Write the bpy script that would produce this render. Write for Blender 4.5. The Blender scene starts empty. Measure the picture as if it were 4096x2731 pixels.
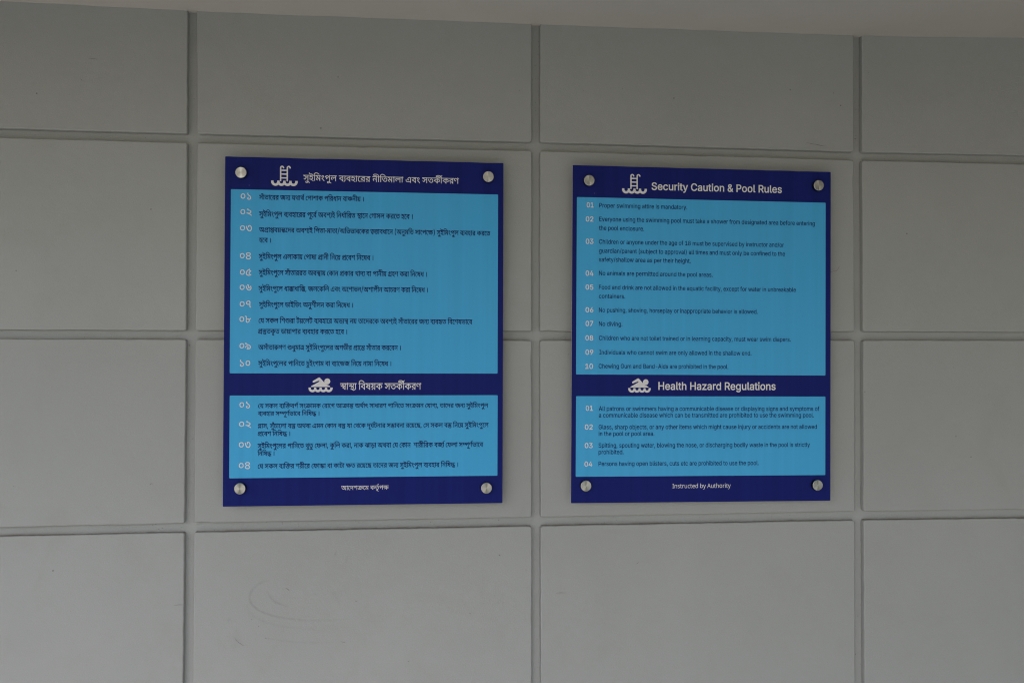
import bpy, bmesh, math, random
from mathutils import Vector, Matrix, geometry

random.seed(11)
scene = bpy.context.scene
col = scene.collection

# ------------------------------------------------------------------ camera
CAMERA = {'yaw': 0.10639163739689757, 'pitch': 0.014344552536947943, 'roll': 0.0009386576389969266, 'loc': [-0.28213004957486937, -2.14165315510419, 1.5559023949352015]}

def make_camera():
    y, p, r = CAMERA['yaw'], CAMERA['pitch'], CAMERA['roll']
    right = Vector((math.cos(y), -math.sin(y), 0))
    fwd = Vector((math.sin(y) * math.cos(p), math.cos(y) * math.cos(p), math.sin(p)))
    up = right.cross(fwd)
    r2 = right * math.cos(r) + up * math.sin(r)
    u2 = up * math.cos(r) - right * math.sin(r)
    cam = bpy.data.cameras.new('camera')
    cam.sensor_width = 36
    cam.lens = 35.0
    cam.clip_start = 0.02
    cam.clip_end = 2000
    o = bpy.data.objects.new('camera', cam)
    m = Matrix((r2, u2, -fwd)).transposed().to_4x4()
    m.translation = Vector(CAMERA['loc'])
    o.matrix_world = m
    col.objects.link(o)
    scene.camera = o
make_camera()

# ------------------------------------------------------------------ sky, sun, exposure
SUN_ELEV, SUN_AZ = math.radians(47), math.radians(206)      # azimuth clockwise from +Y: the sun stands in front of the wall, to the left
world = bpy.data.worlds.new('World')
scene.world = world
world.use_nodes = True
wn = world.node_tree
sky = wn.nodes.new('ShaderNodeTexSky')
sky.sky_type = 'NISHITA'
sky.sun_disc = False
sky.sun_elevation = SUN_ELEV
sky.sun_rotation = SUN_AZ
sky.air_density = 1.0
sky.dust_density = 2.5
sky.ozone_density = 1.0
wn.links.new(sky.outputs[0], wn.nodes['Background'].inputs[0])
wn.nodes['Background'].inputs[1].default_value = 0.10
sun = bpy.data.lights.new('sun', 'SUN')
sun.energy = 3.0
sun.angle = math.radians(0.5)
sun.color = (1.0, 0.965, 0.92)
so = bpy.data.objects.new('sun', sun)
to_sun = Vector((math.sin(SUN_AZ) * math.cos(SUN_ELEV), math.cos(SUN_AZ) * math.cos(SUN_ELEV), math.sin(SUN_ELEV)))
so.rotation_euler = (-to_sun).to_track_quat('-Z', 'Y').to_euler()
so.location = to_sun * 30
col.objects.link(so)
scene.view_settings.view_transform = 'Standard'
scene.view_settings.look = 'None'
scene.view_settings.exposure = 1.20
scene.cycles.filter_width = 1.1
scene.cycles.denoising_prefilter = 'NONE'
scene.cycles.use_adaptive_sampling = False
scene.view_settings.gamma = 1.0

# ------------------------------------------------------------------ measured layout (metres; wall face is the plane y = 0, facing -y)
SIGNS = {'L': {'centre': [-0.3663, 1.606], 'angle': -0.00194, 'w': 0.5818, 'h': 0.7262}, 'R': {'centre': [0.3636, 1.6021], 'angle': -0.00502, 'w': 0.5802, 'h': 0.7275}}
PANELS = {'L': [[-0.2788, -0.0875, 0.2795, 0.2951], [-0.2784, -0.3048, 0.2799, -0.1335]], 'R': [[-0.2805, -0.0876, 0.2783, 0.2948], [-0.2802, -0.3072, 0.2783, -0.1342]]}
BOLTS = {'L': [[-0.2572, 0.329], [0.258, 0.3315], [-0.2546, -0.3253], [0.256, -0.3298]], 'R': [[-0.2553, 0.33], [0.2586, 0.3316], [-0.2589, -0.3261], [0.2571, -0.3286]]}
LADDER = {'L': [-0.197, -0.14221, 0.34641, 0.30394], 'R': [-0.18142, -0.12641, 0.34774, 0.30483]}
SWIM = {'L': [-0.11751, -0.06775, -0.09594, -0.12679], 'R': [-0.16582, -0.11621, -0.09543, -0.12633]}
VGROOVES = [[(2.2769, -0.7398, -0.72), (2.0215, -0.739, -0.7176), (1.5984, -0.7387, -0.7194), (1.2959, -0.7398, -0.7193), (1.1971, -0.7401, -0.7196), (0.8751, -0.7409, -0.7203)], [(2.2759, -0.0114, 0.0084), (2.0139, -0.011, 0.008), (1.5991, -0.0107, 0.0081), (1.1979, -0.0104, 0.0096), (0.867, -0.0102, 0.0103)], [(2.2754, 0.7212, 0.741), (2.0084, 0.7201, 0.7401), (1.6013, 0.7207, 0.7407), (1.1986, 0.7191, 0.7402), (0.8258, 0.7187, 0.7409)]]
HGROOVES = [[(-1.1128, 2.0225, 2.003), (-0.7288, 2.0209, 2.0015), (-0.3749, 2.0203, 2.001), (-0.0013, 2.0206, 2.001), (0.3648, 2.0182, 1.9994), (0.7301, 2.0157, 1.9968), (1.1281, 2.0172, 1.9966)], [(-1.1095, 1.6086, 1.5896), (-0.7292, 1.6087, 1.5892), (-0.0011, 1.6094, 1.589), (0.7308, 1.6115, 1.5913), (1.1253, 1.6112, 1.5917)], [(-1.1063, 1.2043, 1.1854), (-0.7285, 1.2069, 1.187), (-0.0003, 1.2075, 1.1875), (0.7297, 1.2085, 1.1884), (1.1226, 1.2069, 1.1864)]]
CEILING_LINE = [[-1.1148, 2.2844], [-0.9514, 2.2824], [-0.7292, 2.2789], [-0.5592, 2.2778], [-0.2424, 2.2783], [-0.0037, 2.2773], [0.1959, 2.2774], [0.4797, 2.2775], [0.7301, 2.2785], [0.8904, 2.281], [1.13, 2.2874]]
SCUFFS = [(0.0035, 0.5, [[-0.5604, 1.0848], [-0.5762, 1.0825], [-0.5919, 1.0748], [-0.6033, 1.0612], [-0.6061, 1.0493], [-0.6008, 1.0345], [-0.5785, 1.018], [-0.5364, 1.0051], [-0.4703, 0.9977], [-0.369, 0.9995]]), (0.0025, 0.5, [[-0.5703, 1.0631], [-0.5642, 1.0496], [-0.5523, 1.0386], [-0.5286, 1.0279]]), (0.004, 0.22, [[-0.6105, 1.0401], [-0.6086, 1.0241], [-0.5968, 1.0091], [-0.56, 0.9929], [-0.5099, 0.9835], [-0.4304, 0.9759]]), (0.003, 0.2, [[-0.5914, 0.973], [-0.5599, 0.9614], [-0.4966, 0.9529], [-0.417, 0.9513]]), (0.004, 0.4, [[-0.4262, 1.1444], [-0.4304, 1.1329]]), (0.004, 0.35, [[-0.4032, 1.1318], [-0.4079, 1.1185]]), (0.01, 0.16, [[-0.4347, 1.0625], [-0.428, 1.0463], [-0.4172, 1.0293]]), (0.006, 0.28, [[-0.6529, 1.0026], [-0.6412, 1.005]]), (0.009, 0.22, [[-0.6307, 0.9874], [-0.6332, 0.9662], [-0.6279, 0.9581]]), (0.016, 0.14, [[-0.6435, 0.9532], [-0.6305, 0.9475]])]
CRACKS = [[[-0.6358, 0.9663], [-0.6318, 0.9595], [-0.6227, 0.9526], [-0.6206, 0.9504], [-0.6161, 0.9498]], [[-0.5741, 0.965], [-0.572, 0.9626], [-0.5704, 0.9628]], [[-0.4183, 0.9525], [-0.4103, 0.9503], [-0.4077, 0.9516]], [[-0.603, 1.0037], [-0.6004, 1.0047]], [[-0.5883, 0.9902], [-0.5867, 0.988]], [[-0.3874, 1.0377], [-0.3852, 1.0352], [-0.3831, 1.0371]], [[-0.2763, 0.9077], [-0.2746, 0.905], [-0.2725, 0.9071]], [[-0.5327, 1.0676], [-0.5274, 1.0648], [-0.5234, 1.0604]], [[-0.1456, 1.0039], [-0.1421, 1.0038], [-0.1415, 1.0016]], [[0.6667, 1.7492], [0.6727, 1.7461], [0.6787, 1.7477], [0.6836, 1.7533], [0.6869, 1.7586]], [[0.6645, 1.7444], [0.6699, 1.744]], [[0.2205, 1.1013], [0.2257, 1.1068]], [[0.0425, 1.0431], [0.0666, 1.0432]], [[-0.0232, 1.0956], [-0.0216, 1.0937]], [[-0.8103, 1.2874], [-0.8077, 1.2901], [-0.8045, 1.289]], [[-0.7608, 1.0376], [-0.7408, 1.0376]], [[-0.9403, 2.1728], [-0.9286, 2.1712], [-0.9192, 2.1703]], [[-0.954, 2.1304], [-0.9517, 2.1256], [-0.9507, 2.1232]], [[0.6719, 2.1488], [0.674, 2.1462], [0.6732, 2.143]], [[0.6087, 2.0334], [0.6305, 2.0297], [0.6572, 2.0259]], [[0.741, 1.4749], [0.744, 1.4754], [0.7463, 1.4767]], [[0.755, 2.1959], [0.7567, 2.1941]], [[0.1015, 2.1338], [0.1054, 2.1346]], [[-0.0389, 2.1317], [-0.0367, 2.13]], [[-0.6431, 2.2309], [-0.6412, 2.2287]]]
CAMERA = {'yaw': 0.10639163739689757, 'pitch': 0.014344552536947943, 'roll': 0.0009386576389969266, 'loc': [-0.28213004957486937, -2.14165315510419, 1.5559023949352015]}

WALL_L, WALL_R = -2.92, 8.03  # ends out of view, set unevenly so more light arrives from the left
SIGN_Y = -0.024

# ------------------------------------------------------------------ helpers
def link(name, me, mats, parent=None):
    o = bpy.data.objects.new(name, me)
    for m in (mats if isinstance(mats, (list, tuple)) else [mats]):
        me.materials.append(m)
    col.objects.link(o)
    if parent:
        o.parent = parent
    return o

def mesh(name, verts, faces, mats, parent=None, midx=None, smooth=False):
    me = bpy.data.meshes.new(name)
    me.from_pydata([tuple(v) for v in verts], [], faces)
    o = link(name, me, mats, parent)
    if midx:
        me.polygons.foreach_set('material_index', midx)
    if smooth:
        me.polygons.foreach_set('use_smooth', [True] * len(me.polygons))
    me.update()
    return o

def lerp_poly(poly, t, k):
    """poly: points sorted or not by first item; value k at parameter t (clamped)"""
    ps = sorted(poly)
    if t <= ps[0][0]:
        return ps[0][k]
    for a, b in zip(ps, ps[1:]):
        if t <= b[0]:
            f = (t - a[0]) / (b[0] - a[0])
            return a[k] + f * (b[k] - a[k])
    return ps[-1][k]

# ------------------------------------------------------------------ materials
class NT:
    def __init__(self, name):
        self.m = bpy.data.materials.new(name)
        self.m.use_nodes = True
        self.t = self.m.node_tree
        self.b = self.t.nodes['Principled BSDF']
    def n(self, kind, **kw):
        nd = self.t.nodes.new(kind)
        ins = kw.pop('ins', {})
        for k, v in kw.items():
            setattr(nd, k, v)
        for k, v in ins.items():
            if isinstance(v, bpy.types.NodeSocket):
                self.t.links.new(v, nd.inputs[k])
            else:
                nd.inputs[k].default_value = v
        return nd
    def set(self, **kw):
        for k, v in kw.items():
            k = k.replace('_', ' ')
            if isinstance(v, bpy.types.NodeSocket):
                self.t.links.new(v, self.b.inputs[k])
            else:
                self.b.inputs[k].default_value = v
        return self
    def noise(self, vec, scale, detail=3, rough=0.5, dist=0.0):
        return self.n('ShaderNodeTexNoise', ins={'Vector': vec, 'Scale': scale, 'Detail': detail, 'Roughness': rough, 'Distortion': dist}).outputs[0]
    def ramp(self, fac, stops):
        nd = self.n('ShaderNodeValToRGB', ins={0: fac})
        cr = nd.color_ramp
        while len(cr.elements) < len(stops):
            cr.elements.new(0.5)
        for e, (p, c) in zip(cr.elements, stops):
            e.position = p
            e.color = (c, c, c, 1) if not isinstance(c, tuple) else (*c, 1)
        return nd.outputs[0]
    def mix(self, fac, a, b):
        nd = self.n('ShaderNodeMix', data_type='RGBA')
        for s, v in ((nd.inputs[0], fac), (nd.inputs[6], a), (nd.inputs[7], b)):
            if isinstance(v, bpy.types.NodeSocket):
                self.t.links.new(v, s)
            elif isinstance(v, tuple):
                s.default_value = (*v, 1)
            else:
                s.default_value = v
        return nd.outputs[2]
    def math(self, op, a, b=0.0):
        nd = self.n('ShaderNodeMath', operation=op)
        for s, v in ((nd.inputs[0], a), (nd.inputs[1], b)):
            if isinstance(v, bpy.types.NodeSocket):
                self.t.links.new(v, s)
            else:
                s.default_value = v
        return nd.outputs[0]
    def bump(self, h, strength, dist, normal=None):
        ins = {'Height': h, 'Strength': strength, 'Distance': dist}
        if normal is not None:
            ins['Normal'] = normal
        return self.n('ShaderNodeBump', ins=ins).outputs[0]

def paint(name, base, dirty=True, stipple=0.5, pits=False):
    """matt emulsion over trowelled plaster: drifting tone, roller stipple, pinholes, brown dust where the mesh says so"""
    t = NT(name)
    P = t.n('ShaderNodeNewGeometry').outputs['Position']
    big = t.noise(P, 2.2, 4, 0.55)
    mid = t.noise(P, 11, 5, 0.6, 0.6)
    fine = t.noise(P, 420, 3, 0.6)
    c = t.mix(t.ramp(big, [(0.3, 0.0), (0.7, 1.0)]), tuple(x * 0.955 for x in base), tuple(x * 1.03 for x in base))
    c = t.mix(t.ramp(mid, [(0.50, 0.0), (0.80, 0.16)]), c, (base[0] * 0.80, base[1] * 0.77, base[2] * 0.70))
    c = t.mix(t.ramp(fine, [(0.30, 0.10), (0.6, 0.0)]), c, tuple(x * 0.7 for x in base))
    # pinholes and fly specks, sparse
    v = t.n('ShaderNodeTexVoronoi', feature='F1', ins={'Vector': P, 'Scale': 26.0, 'Randomness': 1.0})
    spot = t.ramp(v.outputs['Distance'], [(0.030, 1.0), (0.055, 0.0)])
    pick = t.ramp(t.n('ShaderNodeSeparateColor', ins={0: v.outputs['Color']}).outputs[0], [(0.83, 0.0), (0.86, 1.0)])
    sp = t.math('MULTIPLY', spot, pick)
    c = t.mix(t.math('MULTIPLY', sp, 0.6), c, (0.10, 0.095, 0.085))
    if pits:
        v2 = t.n('ShaderNodeTexVoronoi', feature='F1', ins={'Vector': P, 'Scale': 150.0, 'Randomness': 1.0})
        s2 = t.ramp(v2.outputs['Distance'], [(0.10, 1.0), (0.22, 0.0)])
        p2 = t.ramp(t.n('ShaderNodeSeparateColor', ins={0: v2.outputs['Color']}).outputs[0], [(0.72, 0.0), (0.75, 1.0)])
        where = t.ramp(t.noise(P, 6, 3), [(0.42, 0.0), (0.60, 1.0)])
        c = t.mix(t.math('MULTIPLY', t.math('MULTIPLY', s2, p2), t.math('MULTIPLY', where, 0.55)), c, (0.13, 0.125, 0.11))
    else:
        # brushed-out paint streaks and each piece's own coat
        st = t.noise(t.n('ShaderNodeMapping', ins={'Vector': P, 'Scale': (0.12, 1.0, 1.0)}).outputs[0], 85, 4, 0.6)
        c = t.mix(t.ramp(st, [(0.55, 0.0), (0.85, 0.16)]), c, tuple(min(1, x * 1.16) for x in base))
        rnd = t.n('ShaderNodeObjectInfo').outputs['Random']
        c = t.mix(t.math('MULTIPLY', rnd, 0.07), c, tuple(x * 0.68 for x in base))
        hand = t.noise(P, 4.3, 6, 0.72, 1.2)
        c = t.mix(t.ramp(hand, [(0.56, 0.0), (0.76, 0.16)]), c, (base[0] * 0.72, base[1] * 0.68, base[2] * 0.58))
    if dirty:
        d = t.n('ShaderNodeAttribute', attribute_name='dirt').outputs['Fac']
        dn = t.ramp(t.noise(P, 34, 4, 0.65), [(0.28, 0.25), (0.62, 1.0)])
        c = t.mix(t.math('MULTIPLY', d, dn), c, (0.175, 0.132, 0.092))
    n1 = t.bump(t.noise(P, 3.1, 2, 0.5), 0.5, 0.012)
    n2 = t.bump(t.noise(P, 60, 4, 0.6), 0.25, 0.0016, n1)
    n3 = t.bump(fine, stipple, 0.0009, n2)
    n4 = t.bump(t.math('MULTIPLY', sp, -1.0), 0.6, 0.001, n3)
    t.set(Base_Color=c, Roughness=0.62, Normal=n4)
    t.b.inputs['Specular IOR Level'].default_value = 0.25
    return t.m

WALL_C = (0.400, 0.407, 0.397)
M_BLOCK = paint('block_paint', WALL_C)
M_GROOVE = paint('groove_paint', tuple(x * 1.05 for x in WALL_C), True, 0.7, True)
M_CEIL = paint('ceiling_paint', (0.60, 0.57, 0.525), False, 0.25)  # warm, light tint stands in for light bounced up from the floor

def ground_mat():
    t = NT('paving')
    P = t.n('ShaderNodeNewGeometry').outputs['Position']
    c = t.mix(t.noise(P, 0.8, 4), (0.185, 0.182, 0.176), (0.235, 0.230, 0.224))
    br = t.n('ShaderNodeTexBrick', offset=0.0, ins={'Vector': P, 'Scale': 1.0, 'Mortar Size': 0.006, 'Brick Width': 0.6, 'Row Height': 0.6, 'Color1': (1, 1, 1, 1), 'Color2': (0.9, 0.9, 0.9, 1), 'Mortar': (0.4, 0.4, 0.4, 1)})
    m = t.n('ShaderNodeMix', data_type='RGBA', blend_type='MULTIPLY')
    m.inputs[0].default_value = 1
    t.t.links.new(c, m.inputs[6]); t.t.links.new(br.outputs[0], m.inputs[7])
    t.set(Base_Color=m.outputs[2], Roughness=0.6)
    return t.m

def far_ground_mat():  # unseen ground, kept dark so little light bounces up from afar
    t = NT('unseen_dark_ground')
    P = t.n('ShaderNodeNewGeometry').outputs['Position']
    t.set(Base_Color=t.mix(t.noise(P, 3, 5), (0.040, 0.050, 0.032), (0.075, 0.085, 0.062)), Roughness=0.9)
    return t.m

def vinyl(name, colour, rough=0.42, band=0.05, spec=0.06):
    """printed vinyl: faint vertical ink banding, satin film"""
    t = NT(name)
    P = t.n('ShaderNodeTexCoord').outputs['Object']
    mp = t.n('ShaderNodeMapping', ins={'Vector': P, 'Scale': (1.0, 1.0, 0.02)}).outputs[0]
    b = t.noise(mp, 55, 3, 0.6)
    g = t.noise(P, 5, 3, 0.5)
    c = t.mix(t.ramp(b, [(0.3, 0.0), (0.7, 1.0)]), tuple(x * (1 - band) for x in colour), tuple(min(1, x * (1 + band)) for x in colour))
    c = t.mix(t.ramp(g, [(0.35, 0.0), (0.7, 0.10)]), c, (min(1, colour[0] * 1.5 + .01), colour[1], colour[2]))
    v = t.n('ShaderNodeTexVoronoi', feature='F1', ins={'Vector': P, 'Scale': 17.0})
    spot = t.ramp(v.outputs['Distance'], [(0.018, 1.0), (0.03, 0.0)])
    pick = t.ramp(t.n('ShaderNodeSeparateColor', ins={0: v.outputs['Color']}).outputs[0], [(0.86, 0.0), (0.88, 1.0)])
    c = t.mix(t.math('MULTIPLY', t.math('MULTIPLY', spot, pick), 0.5), c, (0.35, 0.36, 0.38))

    t.set(Base_Color=c, Roughness=rough)
    t.b.inputs['Specular IOR Level'].default_value = spec
    return t.m

M_NAVY = vinyl('navy_print', (0.0115, 0.0192, 0.160), band=0.10)
M_LIGHT = vinyl('light_blue_print', (0.078, 0.45, 0.82), band=0.035)
M_WHITE = vinyl('white_print', (0.80, 0.79, 0.80), band=0.02)
M_INK = vinyl('dark_blue_ink', (0.012, 0.016, 0.11), band=0.0)
def plain(name, c, rough, metal=0.0):
    t = NT(name)
    P = t.n('ShaderNodeTexCoord').outputs['Object']
    cc = t.mix(t.noise(P, 60, 3), tuple(x * 0.9 for x in c), c)
    t.set(Base_Color=cc, Roughness=rough, Metallic=metal)
    return t.m
M_EDGE = plain('board_edge', (0.62, 0.58, 0.56), 0.5)

def brushed():
    t = NT('brushed_steel')
    P = t.n('ShaderNodeTexCoord').outputs['Object']
    s = t.n('ShaderNodeSeparateXYZ', ins={0: P})
    r = t.math('SQRT', t.math('ADD', t.math('MULTIPLY', s.outputs[0], s.outputs[0]), t.math('MULTIPLY', s.outputs[2], s.outputs[2])))
    rv = t.n('ShaderNodeCombineXYZ', ins={0: r, 1: 0.0, 2: 0.0}).outputs[0]
    rings = t.noise(rv, 2600, 3, 0.7)
    blot = t.noise(P, 160, 3, 0.6)
    c = t.mix(rings, (0.38, 0.365, 0.34), (0.56, 0.54, 0.51))
    c = t.mix(t.ramp(blot, [(0.5, 0.0), (0.75, 0.35)]), c, (0.36, 0.33, 0.29))
    tan = t.n('ShaderNodeTangent', direction_type='RADIAL', axis='Y').outputs[0]
    t.set(Base_Color=c, Metallic=1.0, Roughness=0.26, Anisotropic=0.96, Tangent=tan, Normal=t.bump(rings, 0.3, 0.00006))
    return t.m
M_STEEL = brushed()
M_CAPSIDE = plain('shaded_cap_side', (0.055, 0.052, 0.05), 0.45, 1.0)  # the navy board's dark reflection on the cap side, put into the colour
M_DARKSTEEL = plain('turned_steel', (0.30, 0.29, 0.28), 0.35, 1.0)

def crack_mat():  # dark flecked grey drawn along each crack
    t = NT('crack_line')
    P = t.n('ShaderNodeNewGeometry').outputs['Position']
    t.set(Base_Color=t.mix(t.noise(P, 300, 2), (0.12, 0.115, 0.10), (0.25, 0.24, 0.22)), Roughness=0.9)
    return t.m
M_CRACK = crack_mat()

def scuff_mat():
    t = NT('scuff_grime')
    P = t.n('ShaderNodeNewGeometry').outputs['Position']
    a = t.n('ShaderNodeAttribute', attribute_name='amount').outputs['Fac']
    nz = t.ramp(t.noise(P, 75, 4, 0.65), [(0.3, 0.2), (0.65, 1.0)])
    t.set(Base_Color=(0.22, 0.200, 0.160, 1), Roughness=0.8, Alpha=t.math('MULTIPLY', a, nz))
    return t.m
M_SCUFF = scuff_mat()

# ------------------------------------------------------------------ ground and ceiling
g = mesh('ground', [(-300, -300, -0.03), (300, -300, -0.03), (300, 300, -0.03), (-300, 300, -0.03)], [(0, 1, 2, 3)], far_ground_mat())
g['kind'] = 'structure'
g = mesh('unseen_terrace', [(x, y, z) for z in (-0.02, 0.0) for x, y in ((-9, -4.2), (9, -4.2), (9, 0.19), (-9, 0.19))],
         [(4, 5, 6, 7), (0, 1, 5, 4), (1, 2, 6, 5), (3, 0, 4, 7)], ground_mat())  # unseen floor strip, added to bounce sunlight onto wall and ceiling
g['kind'] = 'structure'

def ceil_depth(x):
    """unseen front edge, slanted so the overhang dims the wall towards the right"""
    return 2.75 + 0.55 * x
def ceiling():
    xs = [WALL_L + i * 0.04 for i in range(int((WALL_R - WALL_L) / 0.04) + 1)]
    fr = [0.30, 0.0, -0.03, -0.10, -0.3, -0.8, -1.1, None]
    V, F = [], []
    n = len(fr)
    for x in xs:
        zl = lerp_poly(CEILING_LINE, x, 1) + random.uniform(-.0006, .0006)
        for y in fr:
            if y is None:
                y = -ceil_depth(x)
            f = max(0.0, min(1.0, -y / 0.8))
            V.append((x, y, zl * (1 - f) + 2.279 * f))
    for i in range(len(xs) - 1):
        for j in range(n - 1):
            a = i * n + j
            F.append((a, a + n, a + n + 1, a + 1))
    # slab top and front so it has thickness
    b = len(V)
    x0, x1 = xs[0], xs[-1]
    V += [(x0, 0.30, 2.45), (x1, 0.30, 2.45), (x1, -ceil_depth(x1), 2.45), (x0, -ceil_depth(x0), 2.45),
          (x0, -ceil_depth(x0), 2.279), (x1, -ceil_depth(x1), 2.279)]
    F += [(b, b + 1, b + 2, b + 3), (b + 3, b + 2, b + 5, b + 4)]
    o = mesh('ceiling', V, F, M_CEIL, smooth=True)
    o['kind'] = 'structure'
ceiling()

# ------------------------------------------------------------------ the wall: recessed backing and one raised plaster block per cell
wall = bpy.data.objects.new('wall', None)
col.objects.link(wall)
wall['label'] = 'off-white painted block wall with recessed joints behind both blue pool signs'
wall['category'] = 'wall'

GW = 0.0195
vg = {}
for k in range(-4, 12):
    if -1 <= k <= 1:
        vg[k] = [tuple(q) for q in VGROOVES[k + 1]]
    else:
        vg[k] = [(0.0, k * 0.73 - GW / 2, k * 0.73 + GW / 2), (2.3, k * 0.73 - GW / 2, k * 0.73 + GW / 2)]
hg = {1: HGROOVES[0], 2: HGROOVES[1], 3: HGROOVES[2],
      4: [(-5, 0.797, 0.778), (5, 0.797, 0.778)], 5: [(-5, 0.388, 0.369), (5, 0.388, 0.369)]}

def block(c, r):
    """cell between vertical grooves c and c+1, horizontal grooves r (above, 0 = ceiling) and r+1 (below, 6 = floor)"""
    xL = lambda z: lerp_poly(vg[c], z, 2)
    xR = lambda z: lerp_poly(vg[c + 1], z, 1)
    zT = (lambda x: lerp_poly(CEILING_LINE, x, 1) + 0.004) if r == 0 else (lambda x: lerp_poly(hg[r], x, 2))
    zB = (lambda x: 0.0) if r == 5 else (lambda x: lerp_poly(hg[r + 1], x, 1))
    def corner(px, pz):
        x, z = px, pz
        for _ in range(3):
            if px < 0.5: x = xL(z)
            else: x = xR(z)
            z = zT(x) if pz > 0.5 else zB(x)
        return x, z
    rnd = random.Random(c * 31 + r * 7 + 5)
    ph = [rnd.uniform(0, 6.28) for _ in range(8)]
    seed = rnd.uniform(0, 50)
    from mathutils import noise
    def wob(s, side):
        n1 = noise.noise(Vector((s * 9, side * 7.3, seed)))
        n2 = noise.noise(Vector((s * 55, side * 3.1, seed + 9)))
        n3 = noise.noise(Vector((s * 190, side * 1.7, seed + 3)))
        chip = max(0.0, noise.noise(Vector((s * 26, side * 5.1, seed + 21))) - 0.45) * 0.0035
        return 0.0006 * n1 + 0.0005 * n2 + 0.0003 * n3 - chip      # outward offset
    R = 0.0045
    bl, br, tr, tl = corner(0, 0), corner(1, 0), corner(1, 1), corner(0, 1)
    pts = []          # (x, z, nx, nz, is_top)
    step = 0.006
    def side(a, b, fn, axis, sgn, sid):
        L = abs(b[axis] - a[axis])
        n = max(4, int((L - 2 * R) / step))
        for i in range(n + 1):
            s = R + (L - 2 * R) * i / n
            t = a[axis] + s * (1 if b[axis] > a[axis] else -1)
            w = fn(t)
            off = wob(s, sid) * (1 if 0 < i < n else 0.3)
            if axis == 0: pts.append((t, w + sgn * off, 0, sgn))
            else: pts.append((w + sgn * off, t, sgn, 0))
    def arc(cx, cz, a0):
        rr = R * rnd.uniform(0.8, 1.25)
        for i in range(1, 5):
            a = a0 + i * math.pi / 10
            pts.append((cx + R * math.cos(a) - (rr - R) * math.cos(a) * .6, cz + R * math.sin(a) - (rr - R) * math.sin(a) * .6, math.cos(a), math.sin(a)))
    side(bl, br, zB, 0, -1, 1); arc(br[0] - R, br[1] + R, -math.pi / 2)
    side(br, tr, xR, 1, 1, 2); arc(tr[0] - R, tr[1] - R, 0)
    side(tr, tl, zT, 0, 1, 3); arc(tl[0] + R, tl[1] - R, math.pi / 2)
    side(tl, bl, xL, 1, -1, 4); arc(bl[0] + R, bl[1] + R, math.pi)
    proud = rnd.uniform(-0.0006, 0.0006)
    rings = [(0.0142, 0.0010), (0.0040, 0.0002), (0.0014, 0.0), (0.0004, -0.0008), (0.0, -0.0022)]
    V, F, D = [], [], []
    n = len(pts)
    for k, (y, o) in enumerate(rings):
        for x, z, nx, nz in pts:
            V.append((x + nx * o, y + (proud if k > 1 else 0), z + nz * o))
            D.append((0.85 if k == 0 else 0.55 if k == 1 else 0.12 if k == 2 else 0) if nz > 0.6 else (0.10 if k == 0 else 0.0))
    for k in range(len(rings) - 1):
        for i in range(n):
            j = (i + 1) % n
            F.append((k * n + i, k * n + j, (k + 1) * n + j, (k + 1) * n + i))
    F.append(tuple((len(rings) - 1) * n + i for i in range(n)))
    o = mesh('block', V, F, M_BLOCK, wall)
    at = o.data.attributes.new('dirt', 'FLOAT', 'POINT')
    at.data.foreach_set('value', D)
    o.data.polygons.foreach_set('use_smooth', [True] * (len(F) - 1) + [False])
    return o

for c in range(-4, 11):
    for r in range(0, 6):
        block(c, r)

def backing():
    """the channel floor behind the blocks, slightly dished along the horizontal joints, with dust lying on its lower edge"""
    xs = []
    x = WALL_L
    while x <= WALL_R + 1e-6:
        xs.append(round(x, 4)); x += 0.01
    V, F, D = [], [], []
    rows = None
    from mathutils import noise
    for x in xs:
        inv = any(lerp_poly(vg[k], 1.6, 1) - 0.002 < x < lerp_poly(vg[k], 1.6, 2) + 0.002 for k in vg)
        colm = [(2.40, 0.0140, 0)]
        for r in range(1, 6):
            zt, zb = lerp_poly(hg[r], x, 1), lerp_poly(hg[r], x, 2)
            w = 0.0004 * noise.noise(Vector((x * 30, r, 0)))
            d = 0 if inv else 1
            dd = (0.6 + 0.5 * noise.noise(Vector((x * 7, r * 3.3, 2)))) * d
            colm += [(zt + 0.02, 0.0140, 0), (zt, 0.0138 if d else 0.0140, 0.10 * d), (zt - 0.004, 0.0136 + w, 0.0), (zb + 0.0062, 0.0136 + w, 0.0),
                     (zb + 0.0030, 0.0128 if d else 0.0140, 0.25 * dd), (zb + 0.0008, 0.0112 if d else 0.0140, 0.8 * dd), (zb - 0.002, 0.0112 if d else 0.0140, 0.8 * dd), (zb - 0.02, 0.0140, 0)]
        colm.append((0.0, 0.0140, 0))
        rows = len(colm)
        for z, y, dv in colm:
            V.append((x, y, z)); D.append(max(0, min(1, dv)))
    for i in range(len(xs) - 1):
        for j in range(rows - 1):
            a = i * rows + j
            F.append((a, a + 1, a + rows + 1, a + rows))
    o = mesh('joint_backing', V, F, M_GROOVE, wall, smooth=True)
    at = o.data.attributes.new('dirt', 'FLOAT', 'POINT')
    at.data.foreach_set('value', D)
backing()
# solid core behind
mesh('wall_core', [(x, y, z) for x in (WALL_L, WALL_R) for y in (0.0165, 0.20) for z in (0, 2.40)],
     [(0, 1, 3, 2), (4, 6, 7, 5), (0, 4, 5, 1), (2, 3, 7, 6), (1, 5, 7, 3)], M_GROOVE, wall)

def smooth_path(ps, sub=6):
    out = []
    n = len(ps)
    for i in range(n - 1):
        p0, p1, p2, p3 = [Vector(ps[max(0, min(n - 1, k))]) for k in (i - 1, i, i + 1, i + 2)]
        for s in range(sub):
            t = s / sub
            out.append(0.5 * ((2 * p1) + (p2 - p0) * t + (2 * p0 - 5 * p1 + 4 * p2 - p3) * t * t + (3 * p1 - p0 - 3 * p2 + p3) * t ** 3))
    out.append(Vector(ps[-1]))
    return out

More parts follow.
